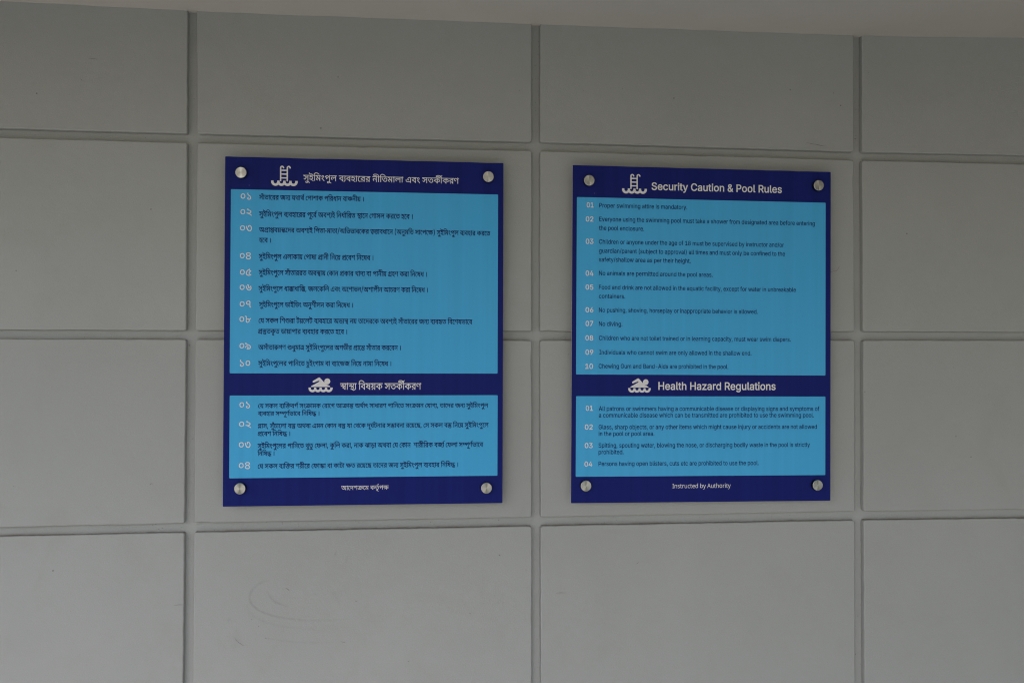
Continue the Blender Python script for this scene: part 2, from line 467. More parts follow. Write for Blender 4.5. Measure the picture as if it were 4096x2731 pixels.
for k, (wd, amt, ps) in enumerate(SCUFFS):
    pp = smooth_path(ps)
    V, F, A = [], [], []
    rnd = random.Random(k)
    n = len(pp)
    offs = (-1, -0.45, 0, 0.45, 1)
    for i, p in enumerate(pp):
        d = (pp[min(n - 1, i + 1)] - pp[max(0, i - 1)]).normalized()
        nx, nz = -d[1], d[0]
        e = min(1, i / (0.25 * n + 1e-6), (n - 1 - i) / (0.25 * n + 1e-6))
        w = wd * rnd.uniform(0.85, 1.15)
        for o_ in offs:
            V.append((p[0] + nx * w * o_, -0.0011, p[1] + nz * w * o_))
            A.append(0.30 * amt * e * (1 - abs(o_)) ** 0.8)
    for i in range(n - 1):
        for j in range(4):
            a = i * 5 + j
            F.append((a, a + 1, a + 6, a + 5))
    o = mesh('scuff_mark', V, F, M_SCUFF, wall)
    at = o.data.attributes.new('amount', 'FLOAT', 'POINT')
    at.data.foreach_set('value', A)

for k, ps in enumerate(CRACKS):
    pp = smooth_path(ps, 4)
    rnd = random.Random(100 + k)
    V, F = [], []
    n = len(pp)
    for i, p in enumerate(pp):
        d = (pp[min(n - 1, i + 1)] - pp[max(0, i - 1)]).normalized()
        nx, nz = -d[1], d[0]
        e = math.sin(math.pi * min(1, max(0.08, i / (n - 1))) if i < n - 1 else 0.1)
        w = 0.00047 * max(0.25, e) * rnd.uniform(0.6, 1.3)
        j = rnd.uniform(-0.0005, 0.0005)
        for s in (-1, 1):
            V.append((p[0] + nx * (s * w + j), -0.0010, p[1] + nz * (s * w + j)))
    for i in range(n - 1):
        F.append((2 * i, 2 * i + 1, 2 * i + 3, 2 * i + 2))
    mesh('hairline_crack', V, F, M_CRACK, wall)

# ------------------------------------------------------------------ printed lettering: glyph outlines (1000 units per em, "dx,dy" on the curve, "dx;dy" off it)
GLYPHS = """\
358,622 -1;41 -37;36 -42,0 -72,0 -66;0 -71;18 -25,19 -27;20 -27;63 0,40 0;13 3;26 2,14 74,-5 -2;-12 -2;-18 0,-8 0;-22 9;-34 10,-11 14;-16 53;-15 49,0 57,0 53;0 62;-16 22,-21 17;-16 18;-55 1,-41|242,500 79;0 97;-53 46;-81 0,-41 0;-82 -115;-96 -113,-6 10,11 45;-13 100;-48 102;-63 47,-38 -46,-53 -62;46 -103;67 -100;50 -112;38 -71,16 15,69 35;-10 65;-9 46,0 71;0 77;34 30;54 0,28 0;53 -78;57 -60,0 -36;0 -44;-14 -19;-27 0,-19 0;-8 4;-17 2,-7 -73,-15 -5;15 -6;33 0,13 0;37 44;52 77;27|175,465 -5;32 -50;49 -47,10 24,45 46,-12 56;-22 51;-56 4,-43|540,622 0,-71 -550,0 0,71
929,622 0,-71 -315,0 0,-551 -77,0 0,84 5,26 -2;12 -3;53 0,27 0,217 0,12 0,120 -547,0 0,71|876,271 0;-30 -25;-57 -57;-36 -49,0 -14;0 -29;2 -13,3 6,72 5;-1 20;-1 8,0 44;0 27;33 0,20 0;19 -14;29 -13,10 -25;20 -88;18 -65,0 -34,0 -59;0 -93;29 -53;70 0,60 0;9 3;25 2,12 75,-6 -1;-9 -3;-18 0,-8 0;-59 70;-35 61,0 31,0 98;0 108;-33 32,-29 25;-22 20;-55|347,265 43;0 75;-37 64;-63 24,-39 1,-71 -11,-21 -32;51 -62;71 -63;38 -35,0 -17;0 -23;-11 -12;-20 0,-15 0;-16 8;-24 4,-9 -77,-16 -7;14 -10;36 0,17 0;28 20;43 35;29 47;15|185,463 52;0 84;-46 50;-88 0,-64 0;-19 -4;-30 -2,-10 -78,2 4;13 3;26 0,9 0;33 -20;62 -45;41 -39,0 -32;0 -27;-28 0,-22 0;-8 5;-20 4,-10 -78,-16 -7;15 -7;32 0,14 0;26 20;42 36;30 50;16|123,405 2;8 1;23 0,13 0;41 -40;79 -44,13 93,20 34;-28 33;-70 0,-54 0;-14 -3;-23 -2,-13
-254,707 326,210 38,-57 -319,-216
511,628 41;0 55;-17 19,-17 19;-16 22;-47 0,-41 0,-490 -75,0 -8;30 -30;38 -43;19 -30,0 -36;0 -62;-8 -67;-9 -44,0 -34;0 -78;15 -70;42 -44;83 0,68 0;24 8;53 4,22 77,-11 -4;-15 -7;-42 0,-29 0;-44 26;-54 44;-28 54;-10 28,0 50;0 83;17 52,0 43;0 64;-25 22,-30 0,357 0;37 -10;32 -11,10 -18;15 -37,0 -36;0 -65;-32 -51;-50 -29;-57 0,-25 0;-10 8;-22 26;-16 25,0 11;0 20;2 11,1 7,-70 -10;-4 -33;-4 -22,0 -49;0 -73;60 0,62 0;40 41;83 72;70 93;43
817,622 0,-71 -325,0 0,-62 0,-16 0,-473 -77,0 -29;59 -104;104 -133;71 -73,9 -39,96 97;56 194;88 109,34 -22,-42 0,76 -425,0 0,71|415,467 21,-29 -51;-14 -109;-46 -103;-50 -43,-24 56;-11 119;-62 99;-89 24,-52 -8,-2 -2;23 -3;46 0,32|761,288 0;-33 -26;-59 -60;-38 -50,0 -16;0 -29;2 -14,3 6,72 6;-1 17;-1 11,0 48;0 29;37 0,26 0;53 -103;75 -101,14 3,75 77;-8 126;-61 76;-95
265,622 0,-71 -70,0 60,22 -41;-33 -42;-53 -14;-54 0,-38 0;-33 16;-74 17;-79 0,-43 0;-36 -16;-67 -43;-57 -79;-44 -63,-14 -21,69 64;15 61;45 19;58 0,33 0;40 -16;76 -17;74 0,35 0;38 14;57 34;53 29,31 15,-21 -182,0 0,71
940,622 0,-71 -950,0 0,71|471,528 38;0 50;-14 18,-14 21;-16 22;-49 0,-46 0,-10 0;-13 -1;-28 -2,-14 3,-18 0,-306 -77,0 -9;45 -46;42 -38,0 -34;0 -58;-8 -63;-9 -43,0 -31;0 -72;14 -63;39 -40;76 0,63 0;22 6;50 4,19 77,-12 -4;-16 -5;-34 0,-26 0;-54 40;-52 59;-15 28,0 37;0 58;9 55;8 31,0 37;0 55;-25 19,-30 0,276 0;26 -9;27 -10,8 -8;7 -25;7 -20,0 -30;0 -51;-23 -20,-17 -20;-17 -24;-41 0,-19 0;-15 18;-24 33,0 14;0 21;2 10,2 7,-71 -10;-3 -33;-5 -24,0 -45;0 -70;50 0,57 0;33 35;69 32,29 31;28 80;36|759,425 61;0 74;-69 0,-55 0;-31 -25;-62 -68;-54 -63,-19 -24,72 49;13 56;42 0,31 0;35 -40;28 -26,0 -37;0 -67;-60 -29,-54 -43,37 38;75 89;71
737,622 0,-71 -105,0 0,-551 -77,0 0,425 21,-63 -35;50 -61;73 -57;48 -57;23 -32,0 -53;0 -65;-55 -25,-36 -14,-8 14;13 58;17 38,0 46;0 57;-36 27;-55 0,-27 0;-59 -76;-88 -77,-44 -51,72 50;23 74;52 0,40 0;22 -34;30 -32,0 -26;0 -45;-12 -26,-13 -81,66 31;52 70;77 83;42 49,0 50;0 83;-35 79;-70 40,-52 -18,11 -2;14 -3;58 0,30 0,103 53,0 23,-66|632,-43 -74,0 -13;41 -58;45 -41,0 -32;0 -60;-8 -63;-9 -39,0 -32;0 -72;14 -63;38 -39;74 0,60 0;19 4;40 4,16 77,-10 -4;-15 -3;-32 0,-19 0;-41 32;-50 59;-22 39,0 35;0 56;9 56;8 35,0 33;0 58;-22 28,-32 0,8 77,-1
706,622 0,-71 -105,0 0,-551 -77,0 -28;41 -72;76 -88;64 -106;46 -64,11 -24,93 48,-35 93;-16 129;-65 87;-80 27,-38 -1;23 -1;46 0,27 0,495 53,0 23,-66|450,470 0;-58 -63;-81 -109;-47 -69,-8 -47,9 -20,46 81;6 103;35 49;57 0,37 0;31 -28;50 -31,24 55,54 34;-31 45;-79|182,430 -61;0 -72;63 0,55 0;23 13;42 9,15 76,-21 -7;-10 -10;-29 0,-16 0;-26 29;-25 23,0 20;0 44;16 47;48 23,47 55,13 2,-50 -20;-44 -56;-65 -71;-36
471,528 38;0 50;-14 18,-14 21;-16 22;-49 0,-46 0,-389 -77,0 -9;45 -46;42 -38,0 -34;0 -58;-8 -63;-9 -43,0 -31;0 -72;14 -63;39 -40;76 0,63 0;22 6;50 4,19 77,-12 -4;-16 -5;-34 0,-26 0;-54 40;-52 59;-15 28,0 37;0 58;9 55;8 31,0 35;0 57;-25 19,-30 0,276 0;26 -9;27 -10,8 -8;7 -25;7 -20,0 -30;0 -51;-23 -20,-17 -20;-17 -24;-41 0,-19 0;-15 18;-24 33,0 14;0 21;2 10,2 7,-71 -10;-3 -33;-5 -24,0 -45;0 -70;50 0,57 0;33 35;69 32,29 31;28 80;36|725,622 0,-71 -735,0 0,71
484,0 0,425 21,-63 -35;50 -61;73 -56;48 -58;23 -32,0 -53;0 -65;-55 -25,-36 -14,-8 14;13 58;17 38,0 46;0 57;-36 27;-55 0,-27 0;-59 -80;-93 -84,-45 -51,73 55;23 80;57 0,40 0;22 -34;30 -32,0 -26;0 -45;-12 -26,-13 -81,66 31;52 70;77 83;42 49,0 50;0 83;-35 79;-70 40,-52 -18,11 -2;14 -3;58 0,30 0,103 53,0 23,-66 106,0 0,-71 -105,0 0,-551
765,622 0,-71 -105,0 0,-551 -77,0 0,396 22,-64 -41;60 -68;85 -61;54 -62;25 -36,0 -40;0 -65;-30 -54;-50 -23,-29 -8,-2 16;10 31;10 19,0 59;0 53;-63 0,-46 0;-11 -2;-20 -2,-5 -17,6 12;13 22;24 25;24 13,13 124,116 49,-53 -284,-268 -59,55 82,78 -36,-43 -30,-23 15;17 21;39 0,25 0;25 -30;30 -29,0 -16;0 -30;-8 -16,-10 -76,72 40;53 84;79 92;45 53,0 56;0 89;-42 85;-83 46,-63 -18,5 -3;24 -2;56 0,32 0,130 53,0 23,-66|660,-43 -75,0 -10;30 -31;38 -42;18 -27,0 -52;0 -97;-17 -57,0 -36;0 -78;14 -68;38 -42;74 0,60 0;16 4;40 5,19 77,-10 -4;-12 -4;-35 0,-19 0;-41 35;-50 66;-22 45,0 47;0 92;17 50,0 38;0 64;-25 23,-29 0,90 77,0
641,622 0,-71 -105,0 0,-551 -77,0 -31;43 -102;78 -132;53 -76,5 -35,87 22;17 44;31 46;29 24,15 57,-8 -13;-4 -20;-3 -9,0 -57;0 -80;30 -41;57 0,39 0;45 58;66 57,36 69,-35 -55;-22 -48;-56 0,-31 0;-37 52;-31 35,0 22;0 53;15 32,22 43,-60 -36;-21 -78;-52 -74;-51 -29,-23 -13,17 115;-17 147;-83 55,-59 -1;17 -1;37 0,19 0,386 -469,0 0,71
577,622 0,-71 -405,0 0,-30 -4,-63 2;-13 2;-46 0,-21 0,-173 0;-44 10;-36 7,-8 18;-21 37,0 40;0 68;38 27,28 28;30 31;67 0,37 0;33 -37;20 -33,0 -5,0 -46;0 -56;15 -26,13 -23;13 -39;35 -12,22 10,87 21;-36 46;-49 69;-26 54,0 16,0 38;0 41;-10 16,-10 23;-14 22;-49 0,-34 0;-61 -58;-112 -44,-38 -38;-33 -86;-38 -53,0 -37;0 -52;22 -17,17 -16;19 -21;54 0,55 0,360 -105,0 0,71
615,310 0;-55 -42;-77 -68;-50 -83;-27 -42,-4 -21,23 55;-8 103;-27 108;-43 59,-31 -35,-60 -78;42 -163;57 -173;35 -92,9 9,72 29;-6 65;-8 44,0 89;0 109;46 50;73 0,39 0;53 -67;56 -59,0 -7;0 -15;-1 -8,-2 -10,65 10;1 31;1 10,0 58;0 75;-35 42;-54 17;-60|227,217 -34;0 -52;16 -16,16 -15;15 -19;48 0,47 0,200 77,0 0,-38 -2,-45 1;-12 1;-27 0,-17 0,-61 0;-26 9;-24 7,-8 15;-15 34,0 43;0 63;32 35;45 0,21 0;19 -28;10 -24,0 -6,0 -52;0 -82;36 -27,31 13,64 17;-19 38;-29 56;-15 44,0 49,0 11;0 7;-12 12,-6 20;-10 28;-36 0,-29 0;-49 -59;-77 -101;-45|-10,551 0,71 707,0 0,-71
385,190 -83;0 -134;57 -102;133 -37,112 73,21 30;-87 72;-113 102;-55 72,0 85;0 65;60 0,46 0;41 -56;55 -50,0 -25;0 -31;-14 -14;-25 0,-15 0;-7 3;-22 3,-8 -73,-14 -6;17 -5;35 0,10 0;37 39;49 66;24 38,0 60;0 83;-47 43;-75 0,-44 0;-50 -50;-77 -97;-44|670,622 0,-71 -680,0 0,71|527,257 0,-334 -77,0 -37;39 -82;50 -89;31 -50,8 -34,77 34;20 54;28 49;20 25,8|450,195 -32;-12 -79;-34 -73;-35 -24,-14 -4,7 62;-13 109;-51 44,-39 -1;17 -2;43 0,13
401,63 -59;0 -108;42 -95;93 -79;155 -31,112 76,20 34;-123 84;-153 110;-70 71,0 74;0 76;64 0,65 0;31 -16;44 -8,15 60,0 -28;-29 -61;-46 -69;-26 -41,0 -39;0 -60;30 -34;57 0,40 0;44 62;91 74,34 -20;-1 -51;-1 -25,0 -308,0 0,71 937,0 0,-71 -313,0 -24;0 -38;2 -17,1 -84;-38 -86;-62 -30;-51 0,-23 0;-28 32;-24 20,0 38;0 60;35 38,33 86,-31 9;-20 12;-59 0,-32 0;-50 -45;-87 -101;-54|801,205 0;-49 16;-90 19,-56 -75,-17 -18;58 -20;111 0,60 0;53 19;84 13,29 -76;1 -107;37 -72;69 -25,48 76,16 16;-29 49;-45 78;-26 57,0 14;0 26;2 15,1 39,-70 -24;-45 -20;-86
495,303 -69;0 -87;70 -27,64 12,2 -7;-32 -31;-64 -51;-43 -38,0 -29;0 -51;21 -51;51 -29,45 61,36 29;-49 37;-28 22,0 24;0 37;32 22;76 2,67 69,0 8;-37 26;-65 39;-50 53;-28 35,0 35;0 37;37 0,34 0;38 -41;69 -29,26 80,16 16;-14 31;-45 20;-57 0,-33 0;-70 -82;-69|730,622 0,-71 -740,0 0,71|620,369 0,-369 -77,0 -33;40 -73;57 -87;39 -55,12 -35,78 60;39 145;74 78,24|543,303 -35;-15 -75;-38 -69;-40 -28,-17 6,9 66;-19 101;-58 37,-37 -1;17 -2;44 0,13
492,622 0,-622 -77,0 -29;59 -104;104 -133;71 -73,9 -39,96 95;57 201;96 103,32 -21,-42 0,69 -425,0 0,71|415,474 20,-28 -49;-16 -105;-44 -103;-53 -48,-29 56;-11 119;-62 99;-89 24,-52 -8,-2 -2;23 -3;46 0,32|804,622 0,-71 -105,0 0,-478 -77,0 -20;40 -52;66 -59;55 -33,21 25,63 29;-16 60;-53 50;-61 12,-28 -8,-3 -2;23 -2;45 0,32 0,431 53,0 23,-66
455,568 0,-85 -26,38 72;-9 126;-48 78;-80 0,-59 0;-48 -57;-62 -60,0 -12;0 -26;3 -11,2 4,65 5;-1 13;-1 8,0 37;0 22;30 0,20 0;43 -106;64 -104,10 38,30 0,-249 -68,2 -104,-25 -29;22 -67;31 -72;21 -39,4 -38,89 57;31 125;55 123;45 54,13 -19,-40 0,76|379,474 18,-29 -30;-8 -72;-24 -75;-30 -72;-32 -30,-17 -7,15 48;-7 78;-30 68;-39 31,-24 43,13|776,622 0,-71 -786,0 0,71|456,291 0,-334 -77,0 -37;39 -79;47 -86;28 -48,8 -36,81 37;22 99;49 106;45 44,15|379,220 -32;-12 -78;-34 -72;-34 -25,-14 11,8 56;-13 99;-44 44,-39 -1;17 -2;43 0,13|566,-14 -13;0 -27;2 -12,3 4,70 6;-1 14;-1 9,0 41;0 25;30 0,20 0;39 -80;61 -79,13 0,72 63;-11 108;-50 65;-77 0,-55 0;-48 -62;-67
486,528 76;0 79;-70 0,-62 0;-44 -47;-69 -83;-52 -54,-19 -30,70 65;21 72;48 0,42 0;31 -40;33 -41,0 -34;0 -61;-20 -47;-31 -27;-34 0,-14 0;-13 19;-18 31,-5 -20,-74 -55;10 -54;51 0,41 0;33 41;63 70;52 91;30|654,170 0;-79 -120;-91 -102,0 -66;0 -120;44 -103;97 -84;160 -31,116 76,23 36;-129 91;-160 121;-75 81,0 61;0 79;46 0,50 0;34 -50;48 -38,14 80,35 43;-22 46;-69|759,473 61;0 74;-69 0,-55 0;-31 -25;-62 -68;-54 -63,-19 -24,72 49;13 56;42 0,31 0;35 -41;28 -27,0 -34;0 -63;-39 -45,-58 -34,29 30;52 58;59 62;26|940,622 0,-71 -950,0 0,71
577,622 0,-71 -405,0 0,-346 0;-44 10;-36 7,-8 18;-21 37,0 39;0 70;38 26,28 29;31 31;70 0,36 0;32 -32;33 -37,0 -12;0 -28;-4 -13,-3 -11,71 19;5 41;6 23,0 37;0 58;-28 33;-60 0,-48 0;-59 -58;-111 -44,-38 -37;-32 -87;-39 -52,0 -37;0 -53;22 -17,17 -16;19 -21;54 0,55 0,360 -105,0 0,71|395,622 -1;41 -37;36 -42,0 -94,0 -65;0 -71;18 -25,19 -27;20 -27;63 0,40 0;13 3;25 2,15 74,-5 -2;-11 -2;-17 0,-10 0;-22 9;-34 10,-11 14;-16 53;-15 49,0 78,0 53;0 62;-16 22,-21 17;-16 18;-55 1,-41
666,622 0,-71 -105,0 0,-313 -77,-11 0,198 20,-62 -35;50 -60;73 -57;47 -58;23 -34,0 -54;0 -63;-47 -26,-30 -22,-2 15;8 54;22 39,0 44;0 52;-32 24;-47 0,-24 0;-49 -67;-79 -88,-47 -45,70 39;17 53;31 28;34 0,19 0;19 -27;21 -26,0 -26;0 -45;-12 -26,-12 -71,57 47;71 115;85 71,0 50;0 83;-35 79;-70 40,-52 -18,12 -2;9 -3;55 0,37 0,103 53,0 23,-66|211,222 41;0 69;-33 19,-31 11;23 37;21 25,0 30;0 52;-29 28,-25 -38,15 -1;11 0;23 0,11 0,28 77,69 0,-305 -77,0 0,158 33,-86 -25;28 -42;34 -25,0 -21;0 -28;-25 0,-29 0;-9 1;-16 1,-7 -61,-3 -7;52 -53;57 -39,0 -29;0 -31;-30 0,-21 0;-28 39;-35 45,-17 -29,-68 -60;22 -73;71 0,59 0;49 74;66
722,622 0,-71 -366,0 0,-179 0;-29 18;-27 19,0 19;0 41;24 48;52 28,41 60,9 32;-47 35;-100 0,-50 0;-63 -55;-100 -107;-58 -77,0 -66;0 -114;46 -96;103 -80;169 -32,123 76,20 36;-139 87;-169 112;-77 73,0 80;0 87;80 0,63 0;45 -25;64 -20,21 46,19 -30;-51 -63;-66 -63;-33 -31,0 -23;0 -40;13 -14,13 -16;14 -22;51 0,60 0,158 -289,0 0,71
471,688 24,-66 0,-42 0;-19 -2;-37 -2,-19 4,-24 0,-190 -6,-17 5;-19 1;-45 0,-20 0,-190 -77,0 -28;53 -97;94 -125;65 -72,11 -39,95 66;38 124;61 119;45 56,14 -2;21 -2;47 0,22 0,122|418,437 20,-28 -45;-14 -100;-39 -98;-46 -45,-26 37;-8 83;-35 80;-51 64;-64 18,-36 -9,-1 -2;22 -3;45 0,31|184,628 46;0 87;-34 82;-69 36,-52 -60,-38 -32;44 -62;52 -60;24 -30,0 -34;0 -28;-27 0,-18 0;-16 18;-24 16,-10 -50,-60 -32;23 -34;54 0,37 0;35 36;51 62;28|652,607 62;0 73;-64 0,-50 0;-25 -22;-59 -67;-51 -68,-14 -17,68 53;8 45;40 0,25 0;27 -38;26 -26,0 -46;0 -79;-68 -32,-55 -5,104 35;42 80;46|651,167 -61;0 -76;53 -26,40 -41,88 43,52 14;-53 46;-73 62;-38 36,0 27;0 42;29 0,29 0;26 -33;40 -38,13 56,40 21;-8 42;-32 28;-48 0,-34 0;-33 -32;-57 -63;-34
486,528 76;0 82;-70 0,-62 0;-44 -48;-69 -85;-52 -54,-19 -30,70 65;21 72;48 0,42 0;31 -40;33 -41,0 -34;0 -61;-20 -47;-31 -27;-34 0,-14 0;-13 19;-18 31,-5 -20,-74 -55;10 -54;51 0,41 0;33 41;63 70;52 91;30|654,170 0;-79 -120;-91 -102,0 -66;0 -120;44 -103;97 -84;160 -31,116 76,23 36;-129 91;-160 121;-75 81,0 61;0 79;46 0,50 0;34 -50;48 -38,14 80,35 43;-22 46;-69|733,622 0,-71 -743,0 0,71
630,622 0,-71 -105,0 0,-551 -77,0 0,425 20,-62 -46;67 -82;85 -78;41 -40,0 -31;0 -45;-24 -24;-41 0,-28 0;-32 31;-44 67;-26 55,-6 -6,-83 -66;6 -103;45 -60;81 0,58 0;54 48;75 78;38 45,0 52;0 85;-36 80;-69 42,-51 -16,4 -3;17 -3;57 0,25 0,112 53,0 23,-66
407,50 -82;0 -142;81 -113;182 -41,153 76,20 35;-124 83;-160 109;-76 73,0 47;0 64;23 39;42 18;55 0,32 0;42 -32;69 -58;40 -39,0 -40;0 -35;-34 0,-28 0;-10 4;-22 5,-14 -77,-15 -6;19 -7;36 0,19 0;39 39;53 69;28 44,0 62;0 94;-57 54;-102 0,-67 0;-63 -53;-101 -108;-60|717,622 0,-71 -727,0 0,71
789,622 0,-71 -630,0 0,-298 -14,20 60;67 168;109 102,37 47,-47 0,-211 -77,-31 0,234 20,-26 -57;-23 -108;-66 -104;-86 -55,-55 -59,40 0,336 -92,0 0,71|703,69 0;-37 12;-71 12,-42 -69,-17 -13;45 -16;88 0,40 0;40 10;71 14,43 2,-16 -33;-9 -78;-25 -34,-13 -20,-5 -73;-25 -129;-57 -50,-27 11,8 56;-13 98;-44 45,-39 -1;17 -2;44 0,13 0,124 77,27 0,-306 -77,0 -37;39 -79;48 -86;28 -48,8 -36,79 44;26 101;50 112;46 58,21 26,7 46;17 93;30 42,10 54,-55 -18;-43 -14;-86
507,304 -35;0 -52;14 -48;32 -31,27 -25;23 -27;17 -16,0 -16;0 -27;-21 0,-21 0;-18 23;-31 19,-18 -55,-55 -30;27 -39;61 0,39 0;37 34;48 53;24 26,0 41;0 58;-31 32,-29 35;-31 46;-27 31,0 32;0 38;34 0,37 0;38 -41;69 -29,26 79,16 16;-14 31;-45 21;-57 0,-33 0;-45 -32;-61 -63;-32|731,622 0,-71 -741,0 0,71|421,-55 -87;0 -147;65 -118;149 -45,125 75,23 35;-97 88;-127 118;-63 77,0 90;0 74;67 0,56 0;33 -25;50 -49;28 -35,0 -24;0 -30;-16 -15;-27 0,-17 0;-7 5;-27 4,-11 -75,-14 -6;17 -7;40 0,14 0;37 40;50 66;26 38,0 62;0 84;-49 43;-81 0,-49 0;-59 -54;-88 -105;-48
655,622 0,-71 -105,0 0,-551 -77,0 -38;55 -104;97 -133;71 -83,15 -23,93 52,-35 84;-16 127;-63 92;-79 28,-41 -1;23 -1;46 0,27 0,495 53,0 23,-66|211,625 63;0 84;-43 42;-73 0,-45 0;-78 -129;-98 -113,-13 -48,10 -18,46 84;6 100;37 43;57 0,35 0;43 -56;46 -54,0 -50;0 -43;-39 0,-22 0;-14 15;-24 19,-10 -44,-62 -19;13 -31;31 -18;42 0,27 0;35 40;58 78;35
821,622 0,-71 -366,0 0,-178 0;-30 18;-27 19,0 19;0 41;24 48;52 28,41 60,9 32;-47 35;-100 0,-50 0;-65 -57;-100 -108;-56 -75,0 -61;0 -116;49 -104;118 -45,103 70,31 30;-72 70;-100 92;-53 62,0 78;0 88;80 0,63 0;45 -25;64 -20,21 46,19 -30;-51 -63;-66 -63;-33 -31,0 -23;0 -40;13 -14,13 -16;14 -22;51 0,60 0,9 3,-4 -1;19 -2;37 0,18 0,79 -388,0 0,71|181,500 42;0 77;-27 72;-51 33,-36 10,-100 -54;67 -119;75 -53,0 -24;0 -40;-24 0,-29 0;-15 18;-30 22,-12 -52,-60 -34;23 -36;60 0,34 0;42 40;55 63;28
613,622 0,-71 -454,0 0,-298 -14,20 40;45 102;78 120;65 68,25 65,-64 -19;-35 -23;-66 -11;-72 0,-44 0;-49 16;-90 19,-56 -75,-17 -18;58 -20;111 0,60 0;41 12;72 21;57 11,18 12,-5 -57;-23 -108;-66 -104;-86 -55,-55 -59,40 0,336 -92,0 0,71
290,629 63;0 94;-49 93;-100 60,-79 -55,-39 -37;52 -61;73 -57;47 -60;22 -35,0 -38;0 -65;-22 -55;-36 -23,-20 -8,-1 16;9 37;11 23,0 53;0 46;-61 0,-40 0;-8 -1;-17 -2,-8 -109,-64 21;18 26;36 0,30 0;18 -26;33 -30,0 -16;0 -33;-11 -16,-10 -73,72 40;43 84;64 92;37|498,474 -282,-236 -54,59 92,71 12,2 11;11 21;18 22;19 13,10 118,98|736,622 0,-71 -115,0 0,-343 -77,45 0,143 5,50 -3;24 -2;56 0,32 0,130 53,0 23,-66|445,-61 -64;0 -115;34 -98;72 -82;115 -32,81 74,26 33;-80 84;-114 117;-59 82,0 63;0 70;29 29;47 0,28 0;41 -55;56 -46,0 -23;0 -30;-15 -14;-24 0,-16 0;-7 3;-22 3,-8 -73,-14 -6;17 -5;35 0,10 0;37 39;50 64;25 37,0 57;0 81;-48 43;-76 0,-44 0;-50 -50;-80 -104;-46
606,622 0,-71 -105,0 0,-551 -77,0 -30;60 -105;101 -136;70 -77,12 -39,96 96;58 205;94 109,33 -23,-42 0,140|424,474 21,-28 -76;-25 -168;-73 -71,-44 54;-12 122;-58 104;-88 28,-58 -9,0 -2;23 -3;46 0,32|240,629 12;0 28;-3 13,-2 -6,-72 -6;1 -17;1 -13,0 -30;0 -33;-25 0,-20 0;-26 46;-37 59,-23 -60,-45 -38;19 -56;43 -30;52 0,32 0;27 28;48 58;30
614,622 0,-71 -105,0 0,-551 -77,0 0,243 16,-56 -33;46 -78;74 -82;44 -39,0 -37;0 -51;-39 0,-38 0;-30 42;-43 44,-17 -38,-71 -61;25 -69;85 0,54 0;49 47;65 73;32 38,0 52;0 86;-36 75;-62 34,-41 -14,-4 -3;23 -2;45 0,23 0,180 -442,0 0,71
396,300 -32;0 -52;15 -50;29 -28,21 -25;20 -28;14 -17,0 -18;0 -22;-18 0,-18 0;-15 20;-27 16,-13 -55,-55 -26;22 -37;58 0,36 0;35 33;44 53;22 29,0 24;0 42;-16 38;-24 17,-12 33;-23 48;-24 30,0 36;0 38;34 0,37 0;38 -40;69 -30,26 16,47 47,0 16;-16 39;-57 29;-70 0,-37 0;-45 -32;-63 -64;-34|87,601 46,-12 65;-26 47;-66 0,-55 0;-8 -2;-20 -2,-9 -76,2 2;11 1;18 0,8 0;41 -48;59 -55,12|432,622 1,-71 -443,0 0,71|1157,622 0,-71 -105,0 0,-551 -77,0 0,396 22,-64 -41;60 -68;85 -61;54 -62;25 -36,0 -40;0 -65;-30 -54;-50 -23,-29 -8,-2 16;10 31;10 19,0 58;0 54;-63 0,-46 0;-11 -2;-20 -2,-5 -17,6 12;13 22;24 25;24 13,13 124,116 49,-53 -284,-268 -59,55 82,78 -36,-43 -30,-23 15;17 21;39 0,25 0;25 -30;30 -29,0 -16;0 -30;-8 -16,-10 -38,115 31;40 73;60 82;34 45,0 56;0 89;-42 85;-83 46,-63 -18,5 -3;24 -2;56 0,32 0,130 53,0 23,-66
501,300 -32;0 -53;15 -49;29 -28,21 -25;20 -28;14 -17,0 -18;0 -22;-18 0,-18 0;-15 20;-27 16,-13 -55,-55 -26;22 -37;58 0,36 0;35 33;44 53;22 29,0 24;0 42;-16 38;-24 17,-12 33;-23 48;-24 30,0 36;0 38;34 0,37 0;38 -40;69 -30,26 79,16 16;-14 31;-45 21;-57 0,-33 0;-45 -32;-63 -64;-34|192,601 46,-12 65;-26 47;-66 0,-55 0;-8 -2;-20 -2,-9 -76,2 2;11 1;18 0,8 0;41 -48;59 -55,12|734,622 0,-71 -744,0 0,71|420,136 -55;0 -72;58 0,58 0;21 15;45 8,15 74,-23 -7;-11 -11;-30 0,-16 0;-26 32;-22 18,0 30;0 60;43 24,48 63,10 7,-37 -25;-44 -56;-60 -65;-29|421,-51 -87;0 -147;65 -118;149 -45,125 75,23 35;-97 88;-127 118;-63 77,0 93;0 80;63 0,52 0;40 -29;57 -22,21 60,49 32;-40 35;-79 0,-48 0;-44 -32;-71 -62;-49 -92;-26
726,622 0,-71 -105,0 0,-551 -77,0 0,396 22,-64 -41;60 -68;85 -61;54 -62;25 -36,0 -40;0 -65;-30 -54;-50 -23,-29 -8,-2 16;10 31;10 19,0 58;0 54;-63 0,-46 0;-11 -2;-20 -2,-5 -17,6 12;13 22;24 25;24 13,13 124,116 49,-53 -284,-268 -59,55 82,78 -36,-43 -30,-23 15;17 21;39 0,25 0;25 -30;30 -29,0 -16;0 -30;-8 -16,-10 -76,72 40;53 84;79 92;45 53,0 56;0 90;-42 84;-83 46,-63 -18,5 -3;24 -2;56 0,32 0,130 53,0 23,-66
